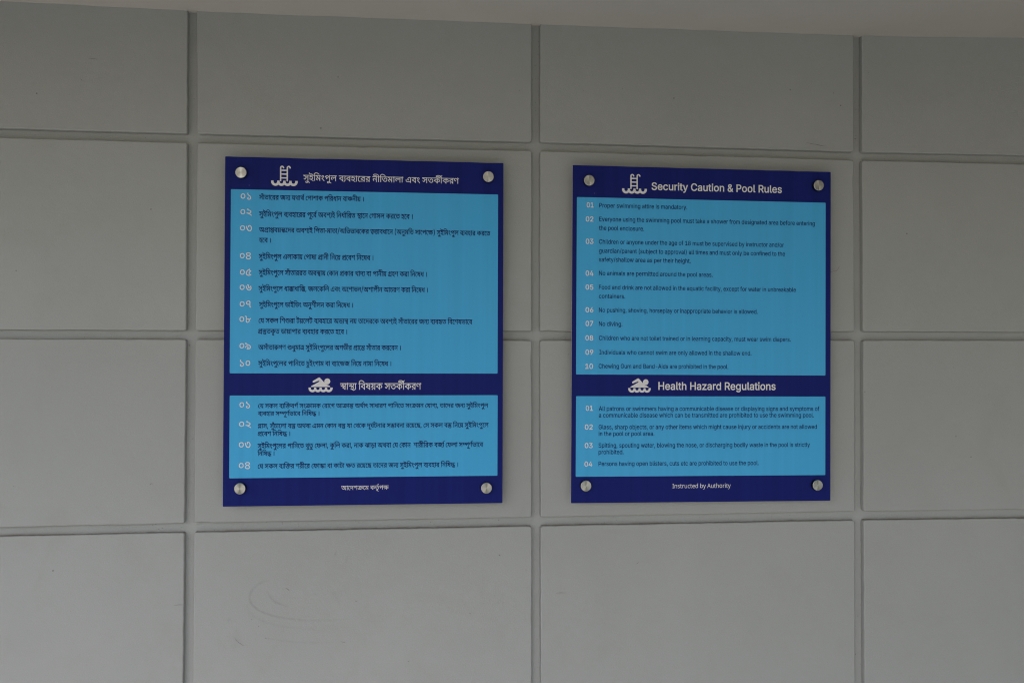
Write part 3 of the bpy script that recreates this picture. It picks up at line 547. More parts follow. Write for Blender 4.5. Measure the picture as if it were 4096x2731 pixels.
848,622 0,-71 -718,0 -16,9 42;-10 85;-44 73;-51 22,-23 5,-56 -36;-16 -79;-38 -73;-38 -28,-19 -11,17 78;-16 118;-50 94;-70 43,-47 -1;17 -1;36 0,19 0,339 13,0 55;0 103;-18 89;-42 34,-36 24;-25 29;-63 0,-38 0;-33 -27;-59 -60;-38 -50,0 -15;0 -29;2 -14,3 5,71 6;-1 18;-1 10,0 49;0 29;38 0,26 0;51 -103;78 -89,9 0,-434 -77,0 -41;56 -99;84 -131;57 -90,15 -36,91 31;21 68;38 71;36 34,16 -38;29 -99;45 -67,14 31,68 2,-19 -91,0 0,71
606,622 0,-71 -105,0 0,-551 -77,0 -30;60 -105;101 -136;70 -77,12 -39,96 96;58 205;94 109,33 -23,-42 0,69 -434,0 0,71|424,474 21,-28 -76;-25 -168;-73 -71,-44 54;-12 122;-58 104;-88 28,-58 -9,0 -2;23 -3;46 0,32
422,43 -65;0 -114;42 -99;98 -82;162 -33,120 76,20 36;-132 91;-161 115;-73 73,0 53;0 75;38 40;67 0,43 0;30 -12;48 -21;39 -13,14 48,78 38;-55 36;-104 0,-51 0;-63 -56;-101 -107;-59|384,284 -63;0 -72;63 0,55 0;23 14;45 8,16 80,-24 -7;-10 -12;-30 0,-16 0;-27 30;-24 24,0 21;0 42;16 49;47 29,48 63,10 -8,-54 -27;-45 -59;-61 -69;-32|731,622 0,-71 -741,0 0,71
500,310 -70;0 -93;63 -25,64 12,2 -7;-32 -31;-64 -51;-43 -38,0 -29;0 -51;21 -51;51 -29,45 61,36 29;-49 37;-28 22,0 24;0 37;32 22;76 2,67 69,0 8;-37 26;-65 39;-50 53;-28 35,0 35;0 37;37 0,34 0;38 -41;69 -29,26 80,16 16;-14 31;-45 20;-57 0,-33 0;-67 -80;-65|823,622 0,-71 -833,0 0,71|546,352 0,-34 -2,5 63;-9 107;-46 66;-77 0,-55 0;-48 -62;-68 -62,0 -13;0 -27;3 -12,2 4,70 5;-1 15;-1 9,0 41;0 25;30 0,20 0;39 -79;61 -79,13 1,7 0,-306 -77,0 -30;44 -86;63 -105;39 -57,6 -37,90 80;40 172;68 83,16 -20,-37 0,56|469,285 24,-29 -64;-16 -140;-55 -56,-26 -6,13 80;-12 123;-68 43,-42 -1;17 -3;44 0,14
500,305 -70;0 -93;68 -25,64 12,2 -7;-32 -31;-64 -51;-43 -38,0 -29;0 -51;21 -51;51 -29,45 61,36 29;-49 37;-28 22,0 24;0 37;32 22;76 2,67 69,0 8;-37 26;-65 39;-50 53;-28 35,0 35;0 37;37 0,34 0;38 -41;69 -29,26 80,16 16;-14 31;-45 20;-57 0,-33 0;-70 -80;-67|731,622 0,-71 -741,0 0,71|455,319 54;0 76;-28 46;-45 21;-52 0,-25 0;-34 -25;-52 -49;-37 -68;-23 -44,-5 3,25 38;-9 78;-30 79;-39 39,-25 -36,-57 -48;32 -92;47 -93;34 -98;25 -54,9 13,70 33;-10 60;-9 37,0 82;0 68;47 0,40 0;42 -61;45 -50,0 -43;0 -36;-29 0,-26 0;-8 4;-17 2,-6 -73,-15 -4;14 -7;32 0,13 0;34 37;47 67;25
632,622 0,-71 -105,0 0,-551 -77,0 0,135 18,-53 -35;53 -71;90 -79;56 -47,0 -37;0 -51;-38 0,-38 0;-33 48;-45 47,-16 -25,-77 -54;19 -67;54 -31;65 0,36 0;48 47;64 73;33 37,0 60;0 91;-44 69;-74 28,-46 -17,-3 -2;23 -2;47 0,25 0,270 -460,0 0,71|299,323 0;-6 -1;-12 -1,-6 -76,23 -2;58 -36;70 -78;37 -67,7 13,72 46,-13 48;-4 75;-31 52;-56 27;-83
636,622 0,-71 -105,0 0,-551 -77,0 -42;56 -102;85 -134;58 -92,13 -36,91 31;21 68;38 71;36 34,16 -38;29 -99;45 -67,14 31,68 2,-19 -91,0 0,71|454,551 -319,0 -21,9 42;-10 85;-44 73;-51 22,-23 5,-56 -36;-16 -79;-38 -73;-38 -28,-19 -12,15 86;-12 129;-56 100;-80 42,-49 -13,-4 -1;21 -2;49 0,22
356,622 0,-71 -20,0 -31;-7 -72;-47 -64;-75 -41;-100 0,-60 0;-72 43;-85 64;-36 32,0 25;0 34;10 22,13 35,-61 -26;-20 -62;-16 -32,0 -63;0 -96;66 -55;119 0,80 0;77 49;121 79;90 92;59 43,15
813,622 0,-71 -312,0 0,-263 -3,-14 2;-19 1;-40 0,-20 0,-195 -77,0 -30;60 -105;101 -136;70 -77,12 -39,96 96;58 205;94 109,33 -23,-42 0,69 -434,0 0,71|424,474 21,-28 -76;-25 -168;-73 -71,-44 54;-12 122;-58 104;-88 28,-58 -9,0 -2;23 -3;46 0,32|638,164 -37;0 -66;30 -54;68 -20,55 37,68 15;-53 39;-67 48;-32 28,0 23;0 40;29 0,36 0;21 -18;36 -42;27 -36,7 15,74 42;-8 71;-41 44;-66 0,-49 0;-61 -70;-74|185,-6 -25;0 -35;32 0,26 0;26 35;34 25,0 25;0 35;-34 0,-26 0;-26 -35;-32
440,629 40;0 57;-38 25,-49 54,66 61,14 32;-25 48;-75 0,-51 0;-53 -49;-84 -86;-62 -56,-22 -31,73 67;25 79;67 0,55 0;25 -22;47 -26,17 49,22 -100,-122 -61,-2 -9;52 -41;47 -32,0 -18;0 -30;-15 -17;-29 0,-22 0;-32 48;-40 54,-2 -5,-77 -55;4 -69;41 -32;67 0,42 0;47 35;60 57;29|207,629 36;0 64;-31 41;-66 0,-52 0;-36 -32;-66 -67;-41 -53,0 -7,77 58;1 42;46 0,25 0;33 -43;37 -43,0 -18;0 -27;-6 -17,-5 -8,75 21;5 34;4|519,32 -109;0 -189;86 -146;190 -47,156 74,23 44;-134 118;-167 155;-78 98,0 77;0 93;53 0,57 0;41 -52;55 -39,16 81,33 45;-25 46;-76 0,-50 0;-54 -60;-81 -111;-45
606,622 0,-71 -105,0 0,-551 -77,0 -30;60 -105;101 -136;70 -77,12 -39,96 96;58 205;94 109,33 -23,-42 0,69 -434,0 0,71|424,474 21,-28 -76;-25 -168;-73 -71,-44 54;-12 122;-58 104;-88 28,-58 -9,0 -2;23 -3;46 0,32|185,-6 -25;0 -35;32 0,26 0;26 35;34 25,0 25;0 35;-34 0,-26 0;-26 -35;-32
741,622 0,-71 -105,0 0,-551 -77,0 0,335 6,-26 -22;32 -49;38 -29,0 -15;0 -31;-11 -21;-30 0,-31 0;-11 1;-17 1,-8 -65,-5 -4;41 -36;57 -52;30 -30,0 -27;0 -38;-21 -20;-35 0,-22 0;-40 59;-56 54,-19 -27,-74 -48;15 -76;52 -44;76 0,50 0;45 44;65 74;36 44,0 53;0 76;-39 32,-43 -15,-1 10;33 57;35 31,0 36;0 52;-28 31,-26 -9,-15 -1;21 -2;42 0,22 0,84 -569,0 0,71
500,308 -70;0 -92;67 -26,62 12,2 -7;-32 -31;-64 -51;-43 -38,0 -29;0 -51;21 -51;51 -29,45 61,36 29;-49 37;-28 22,0 25;0 36;32 22;76 2,67 69,0 8;-37 26;-65 39;-50 53;-28 35,0 35;0 37;37 0,34 0;38 -41;69 -29,26 80,16 16;-14 31;-45 20;-56 0,-32 0;-67 -80;-69|746,622 0,-71 -756,0 0,71|503,368 71;0 82;-60 0,-56 0;-40 -44;-64 -77;-47 -50,-18 -29,71 53;15 67;46 0,34 0;27 -36;29 -36,0 -41;0 -71;-28 -43;-41 0,-20 0;-13 19;-17 31,-5 -20,-74 -55;11 -53;51 0,43 0;31 37;56 64;44 84;25|452,-112 -85;0 -147;65 -117;147 -39,124 74,23 35;-100 86;-125 116;-58 77,0 39;0 61;18 34;38 0,30 0;30 -49;43 -37,13 80,35 41;-21 46;-65 0,-43 0;-69 -116;-85
687,622 0,-71 -105,0 0,-551 -77,0 0,512 5,20 -3;17 -2;36 0,22 0,81 53,0 24,-66|361,629 39;0 66;-30 52;-54 16,-36 -4,-105 -31;72 -84;80 -52,0 -39;0 -48;-43 0,-42 0;-40 65;-51 72,-3 -7,-77 -66;4 -85;46 -40;75 0,49 0;53 42;69 67;33|77,629 42;0 75;-34 48;-74 0,-60 0;-41 -40;-74 -83;-46 -65,0 -6,77 51;1 58;27 24;42 0,21 0;41 -52;47 -53,0 -18;0 -35;-5 -24,-6 -8,75 25;5 39;4
242,500 79;0 97;-53 46;-81 0,-41 0;-82 -115;-96 -113,-6 10,11 45;-13 100;-48 102;-63 47,-38 -46,-53 -62;46 -103;67 -100;50 -112;38 -71,16 15,69 35;-10 65;-9 46,0 71;0 77;34 30;54 0,28 0;53 -78;57 -60,0 -36;0 -44;-14 -19;-27 0,-19 0;-8 4;-17 2,-7 -73,-15 -5;15 -6;33 0,13 0;37 44;52 77;27|175,465 -5;32 -50;49 -47,10 24,45 46,-12 56;-22 51;-56 4,-43|724,622 0,-71 -734,0 0,71|634,221 0;-33 13;-79 14,-41 -70,-16 -15;44 -16;91 0,37 0;32 9;69 11,29 7,2 -20;-6 -52;-20 -50;-21 -19,-8 0,74 34;16 94;36 41,13 58,-58 -23;-39 -16;-84
643,622 0,-71 -105,0 0,-551 -77,0 -49;58 -104;85 -132;56 -92,13 -36,91 50;32 118;63 64,27 59,7 2,-56 -50;-22 -108;-53 -41,-26 73;-14 115;-51 93;-70 40,-41 0;17 -2;36 0,19 0,141 4,22 -1;24 -3;51 0,25 0,117 -471,0 0,71|77,569 41,-14 62;-17 127;-61 116;-79 45,-43 -1,-91 -38;42 -99;76 -112;63 -116;46 -54,11
276,622 0,-71 -105,0 0,-551 -77,0 0,551 -104,0 0,71 92,0 -16;19 -33;44 -13,21 40;59 93;96 125;56 87,0 65;0 115;-25 110;-48 112;-66 61,-42 -40,-56 -64;42 -103;62 -94;40 -95;20 -56,0 -69;0 -98;-40 -72;-68 -30,-43 7;-15 28;-36 18,-20
42,861 -4;-50 -39;-80 -73;-46 -57,0 -58;0 -76;46 -40;79 -5,50 69,9 5;-55 48;-63 53,0 50;0 52;61 5,58|-90,830 0;-20 -25;-22 -19,0 -22;0 -22;25 0,20 0;16 21;24 22,0 23;0 22;-22
692,622 0,-71 -105,0 0,-551 -77,0 0,353 23,-63 -31;41 -45;44 -21,0 -14;0 -24;-16 -30;-45 -25,-46 -27;-49 -44;-63 -49;-29 -35,0 -27;0 -49;22 -49;51 -28,44 61,37 27;-48 36;-30 21,0 17;0 31;21 37;52 24,45 23,33 26;54 48;41 29,0 33;0 53;-37 35,-38 -20,-1 -4;23 -2;41 0,21 0,93 -520,0 0,71|271,271 -10;68 -21;80 -26,22 -25;23 -86;23 -65,8 15,76 54,-20 57;-9 76;-28 47;-45 24;-66 4,-47
276,551 -105,0 0,-551 -77,0 0,551 -104,0 0,71 104,0 -4;65 -59;88 -95;51 -121;22 -67,0 -59;0 -85;-13 -46;-24 0,-19 0;-19 48;-10 29,0 96,0 53;0 62;-18 19,-20 19;-19 16;-52 0,-39 -67,0 -1;24 -10;31 -11,8 -10;8 -29;6 -26,0 -99,0 -41;0 -62;11 -20,10 -25;14 -20;40 0,22 0;58 130;70 133,0 203;0 219;-143 10,-152 102,0|-111,707 326,210 38,-57 -319,-216
242,500 79;0 97;-53 46;-81 0,-41 0;-82 -115;-96 -113,-6 10,11 45;-13 100;-48 102;-63 47,-38 -46,-53 -62;46 -103;67 -100;50 -112;38 -71,16 15,69 35;-10 65;-9 46,0 71;0 77;34 30;54 0,28 0;53 -78;57 -60,0 -36;0 -44;-14 -19;-27 0,-19 0;-8 4;-17 2,-7 -73,-15 -5;15 -6;33 0,13 0;37 44;52 77;27|175,465 -5;32 -50;49 -47,10 24,45 46,-12 56;-22 51;-56 4,-43|540,622 0,-71 -550,0 0,71
276,622 0,-71 -105,0 0,-551 -77,0 0,469 -12;34 -47;48 -37,0 -8,0 0,71 15,0 24;0 52;-31 16,-32 -1;5 -2;36 0,13 0,75 54,0 22,-66
276,622 0,-71 -105,0 0,-551 -77,0 0,551 -104,0 0,71 92,0 -16;19 -33;42 -13,21 34;59 78;97 106;57 75,0 53;0 97;-26 94;-49 96;-69 52,-42 -42,-54 -69;56 -111;74 -101;37 -57,0 -55;0 -81;-38 -59;-68 -24,-45 8;-15 28;-36 18,-20
276,551 -105,0 0,-551 -77,0 0,551 -104,0 0,71 104,0 -4;65 -59;88 -95;51 -121;22 -67,0 -59;0 -85;-13 -46;-24 0,-19 0;-19 48;-10 29,0 96,0 53;0 62;-18 19,-20 19;-19 16;-52 0,-39 -67,0 -1;24 -10;31 -11,8 -10;8 -29;6 -26,0 -99,0 -41;0 -62;11 -20,10 -25;14 -20;40 0,22 0;58 130;70 133,0 203;0 219;-143 10,-152 102,0
-286,-266 -27;0 -64;23 -45;50 0,42 0;51 78;61 70,0 62;0 115;-45 119;-80 67,-53 -45,-54 -67;56 -110;74 -98;38 -48,0 -36;0 -36;-28 0,-22 0;-28 39;-23 26,0 37;0 45;31 24;46 8;49 0,19 0,67 77,0 0,-53 0;-28 -13;-75 -39;-71 -76;-47
-177,-241 -30;0 -61;21 -40;46 0,37 0;50 80;50 56,1 0,44 77,0 0,-64 -33,-46 -7;1 -19;1 -11,0 -34;0 -36;-20 0,-20 0;-19 32;-20 24,0 42;0 68;40 31,37 45;-20 111;-64 45,-32 -42,-53 -37;28 -76;46 -30,14 -20;-18 -48;-26 -55;-14
-286,-266 -27;0 -64;23 -45;50 0,42 0;51 78;61 70,0 62;0 115;-45 119;-80 67,-53 -45,-54 -67;56 -110;74 -98;38 -48,0 -36;0 -36;-28 0,-22 0;-28 39;-23 26,0 37;0 45;31 24;46 8;49 0,19 0,140 71,0 0,-128 0;-27 -12;-74 -37;-71 -74;-47
-355,-80 39;19 82;36 86;35 43,15 26,-66 -35;-11 -72;-24 -65;-25 -26,-13 -13,12 77;-7 118;-34 92;-46 38,-25 -36,-57 -52;33 -100;45 -107;27 -61,6
256,-135 -73;96 -72;244 0,127 0;129 72;237 73,94 81,0 -67;-98 -73;-238 0,-125 0;-127 71;-238 70,-101
82,-135 68;98 72;235 0,127 0;128 -71;238 -70,101 82,0 74;-96 71;-244 0,-128 0;-128 -71;-237 -74,-94
190,116 7,-11 -9;-35 -27;-76 -31;-76 -17,-37 -67,0 15;59 25;124 7,52
49,338 242,0 0,-82 -242,0
123,314 63;-38 113;-105 93;-120 32,-59 -65,-33 -41;63 -81;101 -97;86 -67,41|78,486 0;41 37;61 64;34 40,0 40;0 64;-34 37;-61 0,-41 0;-41 -37;-62 -64;-34 -40,0 -40;0 -64;34 -37;61|147,486 0;-34 41;-38 31,0 32;0 40;39 0,33 0;34 -40;37 -32,0 -31;0 -41;-39
315,792 82,0 -262,-917 -83,0
356,622 0,-71 -20,0 -31;-7 -72;-47 -64;-75 -41;-100 0,-60 0;-72 43;-85 64;-36 32,0 25;0 34;10 22,13 35,-61 -26;-20 -62;-16 -31,0 -63;0 -97;66 -55;119 0,80 0;82 62;133 105;92 64,21 -64,-33 -18;-2 -42;-2 -26,0 -140,0 0,71
194,0 0,622 81,0 0,-622
278,629 61;0 77;-40 36;-64 0,-38 0;-67 -80;-74 -77,0 -40;0 -82;23 -34,18 26,67 31;-16 62;-19 31,0 28;0 38;15 19;29 0,22 0;32 -48;41 -47,0 -48;0 -68;-36 -37;-60 0,-38 0;-41 35;-63 89;-59 81,-36 64;-28 81;-48 48;-49 23;-57 5,-38 -72,-15 -6;29 -19;41 -38;36 -70;39 -58,25 -83;37 -106;75 -50;93 0,61 0;55 55;92 102;56
722,622 0,-71 -366,0 0,-179 0;-29 18;-27 19,0 19;0 41;24 48;52 28,41 60,9 32;-47 35;-100 0,-50 0;-63 -55;-100 -107;-58 -77,0 -66;0 -114;46 -96;103 -80;169 -32,123 76,20 36;-139 87;-169 112;-77 73,0 80;0 87;80 0,63 0;45 -25;64 -20,21 46,19 -30;-51 -63;-66 -63;-33 -31,0 -23;0 -40;13 -14,13 -16;14 -22;51 0,60 0,158 -289,0 0,71|363,-149 -25;0 -35;32 0,26 0;26 35;34 25,0 25;0 35;-34 0,-26 0;-26 -35;-32
636,622 0,-71 -105,0 0,-551 -77,0 -42;56 -102;85 -134;58 -92,13 -36,91 31;21 68;38 71;36 34,16 -38;29 -99;45 -67,14 31,68 2,-19 -91,0 0,71|454,551 -319,0 -21,9 42;-10 85;-44 73;-51 22,-23 5,-56 -36;-16 -79;-38 -73;-38 -28,-19 -12,15 86;-12 129;-56 100;-80 42,-49 -13,-4 -1;21 -2;49 0,22|180,-6 -25;0 -35;32 0,26 0;26 35;34 25,0 25;0 35;-34 0,-26 0;-26 -35;-32
290,91 -63;0 -99;48 -56;99 0,75 0;59 48;105 101;67 79,0 81;0 96;-62 43;-101 0,-61 0;-59 -49;-105 -101;-65|301,473 -42;0 -67;-38 -39;-73 0,-51 0;-41 27;-68 61;-40 50,0 45;0 67;41 36;73 0,48 0;46 -31;67 -61;36
287,0 -85;0 -79;73 0,49 0;39 50;66 61,17 29,-77 -31;-7 -27;-22 0,-18 0;-20 41;-25 40,0 62;0 68;60 0,46 0;30 -24;47 -56;52 -49,34 -62;44 -71;60 -29;51 0,30 0;23 27;55 25,24 66,-35 -14;-15 -18;-30 0,-15 0;-13 8;-24 26;-28 51;-39 42,-29 58;-39 68;-66 29;-69 0,-47 0;-56 -53;-82 -93;-44
127,539 0;22 21;44 22,26 63,-35 -12;-13 -10;-23 0,-11 0;-14 16;-18 45;-13 44,-9 104;-19 80;-79 0,-62 0;-66 -111;-94 -100,-7 -10;0 -20;4 -10,3 40,9 44;-15 90;-47 88;-59 42,-35 -46,-54 -59;49 -101;67 -99;45 -112;34 -71,16 15,71 35;-10 72;-13 54,0 101;0 79;54 0,45 0;25 -23;35 -56;25 -52,10 -58;12 -72;30 -33;42
553,295 0;-72 -41;-116 -91;-68 -74,0 -54;0 -94;37 -79;97 -66;177 -25,140 76,20 30;-150 66;-172 85;-73 56,0 51;0 58;48 24;81 0,51 0;61 -34;96 -58;56 -36,0 -26;0 -29;-26 0,-24 0;-16 9;-32 10,-20 -80,-21 -12;25 -12;51 0,22 0;42 41;49 61;21 28,0 70;0 96;-77 50;-129
296,0 -115;0 -119;94 0,76 0;56 80;81 87,30 0,-25 -53;24 -69;43 -33;54 0,38 0;40 51;69 96;42 69,0 85;0 100;-43 44;-67 0,-36 0;-42 -40;-57 -68;-40 -43,-16 -3,20 78;-27 87;-75 0,-68 0;-85 -121;-86|296,71 80;0 74;56 0,46 0;32 -45;47 -71;32 -38,8 -76;-19 -77;-60 0,-44 0;-41 77;-57|297,363 35;9 64;30 42;43 0,26 0;36 -74;44 -73,0 -35;0 -63;-18 -39;-35 0,-27 0;-37 67;-51
903,622 0,-71 -105,0 0,-551 -77,0 -29;59 -86;89 -49,32 25,66 38;-22 82;-76 22,-39 -1;15 -1;26 -1;28 0,16 0,357 -731,0 0,71|376,91 -68;0 -124;64 -109;153 -46,134 73,24 36;-104 79;-133 98;-62 63,0 55;0 67;35 30;61 0,37 0;58 -63;72 -47,0 -33;0 -34;-29 0,-29 0;-7 4;-24 4,-10 -76,-15 -7;21 -7;35 0,16 0;37 41;50 65;25 36,0 59;0 86;-53 48;-92 0,-61 0;-54 -50;-93 -102;-56|344,465 -5;32 -49;49 -47,10 24,45 45,-12 57;-22 50;-56 4,-43
313,0 -76;0 -120;58 -68;111 0,79 0;80 89;133 164;115 112,53 39,-54 -10;-13 -9;-28 0,-15 0;-29 47;-35 37,0 3;0 8;0 4,1 33,-56 -56;-31 -78;-56 -40;-58 0,-34 0;-28 42;-49 58,0 10;0 19;1 7,1 33,-85 -50;-29 -127;-32|320,71 32;0 44;5 40;9 24,6 -2,-2 -73;9 -69;72 0,52 0;39 35;67 71;64 53,34 -2,-25 -35;4 -47;31 -24;46 0,25 0;11 4;20 4,9 9,-14 -75;-37 -114;-91 -65;-106 0,-61 0;-62 56;-74 87;-31
347,39 -52;0 -94;39 -82;93 -70;160 -28,121 75,23 21;-99 50;-137 59;-85 73;-39 43,0 65;0 76;78 0,78 0;44 -25;60 -9,16 40,1 -17;-44 -44;-61 -55;-30 -33,0 -21;0 -35;12 -14,13 -15;14 -20;50 0,54 0,51 0;25 -10;28 -29;12 -30,1 9,76 41;-1 54;-16 16,-16 14;-15 12;-44 0,-30 0,-92 0;-25 16;-26 20,0 16;0 31;18 32;47 16,45 56,14 19;-25 26;-63 15;-66 0,-30 0;-65 -45;-104 -94;-60
382,301 50,-15 -40;-19 -85;-19 -39,0 -98;0 -100;87 0,76 0;45 38;76 65;58 81;32 43,0 36;0 60;-18 22,-20 20;-19 24;-54 0,-56 0,-312 0;-25 10;-28 30;-12 29,-1 -8,-77 -53;2 -61;26 -24;53 0,41|266,322 42;0 62;17 34,18 -22,-19 0,101 0;37 -7;41 -14,13 -10;11 -31;10 -23,0 -26;0 -52;-22 -42;-39 -26;-53 0,-31 0;-48 63;-36
237,0 -39;0 -51;22 -15,16 -18;18 -23;54 0,54 0,317 0;25 -10;28 -29;12 -30,1 9,77 38;-1 51;-14 16,-14 17;-15 14;-47 0,-32 0,-146 31;11 55;9 16,0 11;0 28;-3 10,-2 29;-7 39;-3 22,0 38;0 49;22 19,36 72,-35 -13;-33 -44;-40 -56;-18 -31,0 -9;0 -23;2 -12,3 20,15 15;-20 15;-51 0,-28 0;-66 -57;-96 -95;-51|238,71 33;0 49;25 33;41 16;50 0,25 0;37 -29;40 -43;15 -23,0 -33;0 -51;-12 -23,-11 0,-113 0;-33 10;-35 7,-8 8;-8 23;-13
174,315 46;0 72;-34 41;-61 0,-39 0;-39 -27;-55 -28,-25 -3,10 94;10 107;70 0,62 0;36 -33;55 -87;47 -82,23 -91;26 -105;44 -43;53 0,38 0;23 22;47 26,25 63,-35 -15;-14 -12;-24 0,-11 0;-13 11;-22 36;-21 75;-26 63,-18 80;-22 99;-51 55;-56 20;-65 0,-37 0;-61 -58;-83 -100;-50 -131;-22 -72,0 -14,0 -22,68 45;16 51;48 0,37 0;34 -41;42 -41,0 -36;0 -31;-28 0,-21 0;-10 6;-24 5,-10 -75,-17 -8;18 -9;35 0,19 0;32 34;49 65;27
898,622 0,-71 -100,0 0,-551 -77,0 -29;59 -86;89 -49,32 25,66 38;-22 82;-76 22,-39 -1;15 -1;26 -1;28 0,16 0,357 -731,0 0,71|376,91 -68;0 -124;64 -109;153 -46,134 73,24 36;-104 79;-133 98;-62 63,0 55;0 67;35 30;60 0,38 0;58 -63;72 -47,0 -33;0 -34;-29 0,-29 0;-7 4;-24 4,-10 -76,-15 -7;21 -7;35 0,16 0;37 41;50 65;25 36,0 59;0 86;-53 48;-92 0,-61 0;-54 -50;-93 -102;-56|344,465 -5;32 -49;49 -47,10 24,45 45,-12 57;-22 50;-56 4,-43|1168,622 0,-71 -105,0 0,-551 -77,0 0,479 -17;39 -43;33 -29,0 -10,0 0,71 10,0 28;0 49;-31 16,-32 -1;5 -3;36 0,13 0,75 53,0 23,-66
62,0 0,65 306,394 0,5 -297,0 0,82 410,0 0,-70 -297,-389 0,-5 307,0 0,-82
324,-10 -81;0 -114;88 -60;167 0,118 0;118 61;167 114;89 80,0 81;0 114;-89 60;-167 0,-118 0;-118 -59;-167 -114;-88|324,71 53;0 75;69 38;131 0,92 0;94 -38;130 -75;70 -53,0 -53;0 -74;-70 -39;-130 0,-94 0;-92 39;-131 74;-69
110,0 0,78 450,0 0,-78|396,728 0,-728 -91,0 0,642 -5,0 -176,-131 0,100 158,117
92,0 0,67 242,262 41;44 53;66 28;61 0,33 0;38 -37;56 -61;30 -39,0 -42;0 -61;-34 -33;-61 0,-41 -89,0 0;64 60;98 102;54 65,0 65;0 100;-54 57;-92 0,-57 0;-39 -28;-75 -71;-95 -65,-68 -159,-170 0,-5 336,0 0,-82
315,-10 -64;0 -101;51 -61;87 -2,56 90,0 3;-33 38;-50 61;-29 36,0 44;0 69;41 39;72 0,46 0;47 -41;74 -71;43 -45,0 -34;0 -69;-22 -22,-17 -87,11 43,361 383,0 0,-82 -305,0 -25,-212 4,0 23;18 68;24 38,0 49;0 85;-36 62;-66 35;-89 0,-53 0;-69 -63;-110 -109;-63
139,0 323,640 0,6 -373,0 0,82 470,0 0,-87 -323,-641
324,-10 -74;0 -113;52 -63;92 0,59 0;46 37;79 65;53 40,7 0,4 -53;14 -62;90 0,58 0;56 57;87 101;50 65,0 64;0 100;-50 58;-87 0,-56 0;-58 -63;-90 -51,-14 0,-4 39;-7 65;-53 38;-79 0,-46 0;-59 -64;-92 -113;-52|324,71 48;0 70;32 39;57 0,38 0;41 -41;62 -71;35 -45,0 -46;0 -71;-35 -41;-62 0,-41 0;-38 38;-57 71;-32|324,414 38;0 60;31 35;55 0,37 0;37 -34;53 -60;30 -39,0 -40;0 -60;-30 -34;-53 0,-37 0;-37 34;-55 61;-31
88,0 0,728 440,0 0,-82 -347,0 0,-250 314,0 0,-82 -314,0 0,-314
310,-10 -66;0 -110;46 -69;87 -4,61 95,0 4;-37 42;-50 68;-25 41,0 44;0 72;30 41;60 0,44 0;39 -36;66 -80;41 -66,0 -60,0 0,74 184,214 0,6 -313,0 0,82 435,0 0,-68 -229,-264 0,15 79;8 116;-54 63;-99 0,-61 0;-62 -65;-98 -113;-55
59,148 0,76 290,504 91,0 -283,-493 0,-6 432,0 0,-81|402,0 0,170 0,36 0,248 88,0 0,-454
324,-10 -67;0 -105;62 -59;109 0,70 0;52 45;115 58,87 165,243 100,0 -243,-355 -9,0 10;20 37;34 51;20 29,0 66;0 98;-55 55;-100 0,-68 0;-68 -60;-105 -104;-61|324,70 42;0 64;40 37;69 0,45 0;46 -37;68 -64;39 -42,0 -42;0 -65;-38 -36;-68 0,-45 0;-46 36;-70 65;-40
324,737 67;0 105;-61 59;-109 0,-70 0;-52 -45;-116 -58,-86 -165,-243 -100,0 243,355 9,0 -10;-21 -37;-33 -51;-20 -29,0 -66;0 -99;55 -54;100 0,68 0;68 60;105 104;60|324,658 -42;0 -64;-40 -37;-70 0,-44 0;-46 37;-69 64;-39 42,0 42;0 65;39 36;69 0,44 0;45 -36;71 -65;40
53,-175 43,277 100,0 -76,-277
136,-6 -27;0 -39;38 0,28 0;27 39;38 27,0 28;0 38;-38 0,-27 0;-28 -38;-38
125,296 0;80 32;174 57;162 36,60 86,0 -38;-77 -55;-166 -29;-161 0,-72 0;-65 26;-132 54;-148 42,-87 -86,0 -62;106 -63;219
55,-136 43;89 54;149 25;132 0,62 0;72 -30;161 -54;166 -38,77 85,0 37;-60 57;-162 32;-175 0,-79 0;-108 -65;-220 -61,-104
482,351 0,-81 -319,0 0,81
385,-10 -97;0 -146;91 -82;168 0,114 0;116 82;167 144;91 93,0 58;0 100;-34 79;-63 52;-88 10,-52 -95,0 -12;35 -37;55 -51;40 -65;21 -38,0 -64;0 -105;-66 -61;-128 0,-94 0;-92 62;-128 106;-67 67,0 62;0 94;52 52;97 0,65 28,-5 -217,0 0,81 280,0 0,-80 0;-90 -78;-133 -134;-73
283,-10 -72;0 -104;53 -56;91 0,56 0;48 39;69 69;60 43,32 108,80 13;9 31;28 22;38 0,25 0;35 -46;45 -39,0 -28;0 -42;-23 -23;-39 0,-27 0;-27 25;-50 43;-54 27,-33 335,-406 -106,0 -275,331 -39;47 -62;75 -36;73 0,44 0;48 44;74 80;42 54,0 55;0 79;-42 43;-71 0,-43 0;-34 -25;-56 -44;-48 -28,-21 -145,-108 -45;-33 -37;-57 0,-34 0;-36 34;-54 62;-30 40,0 43;0 80;36 64;66 37;94 0,58 84,0 0;-72 -33;-93 -42;-53 -14,-14 -18,-22 -36;-39 -107;-38
338,762 -234,-871 -82,0 235,871
88,0 0,728 93,0 0,-315 381,0 0,315 93,0 0,-728 -93,0 0,331 -381,0 0,-331
25,0 265,728 107,0 268,-728 -98,0 -154,432 -15;40 -37;119 -27,93 18,0 -27;-94 -38;-121 -13,-37 -150,-432|158,203 0,81 374,0 0,-81
45,0 0,82 129,0 0,564 -129,0 0,82 351,0 0,-82 -129,0 0,-564 129,0 0,-82
88,0 0,728 109,0 296,-466 12;-18 33;-56 39;-72 18,-40 -13,0 -4;42 -4;76 -1;65 0,22 0,447 93,0 0,-728 -111,0 -263,414 -19;29 -36;61 -47;83 -35,62 17,0 3;-54 4;-92 2;-68 0,-20 0,-415
88,0 0,728 249,0 85;0 110;-62 53;-105 0,-65 0;-65 -53;-105 -110;-63 -85,0 -176,0 0,82 172,0 58;0 70;39 32;69 0,43 0;43 -32;68 -71;39 -58,0 -151,0 0,-646
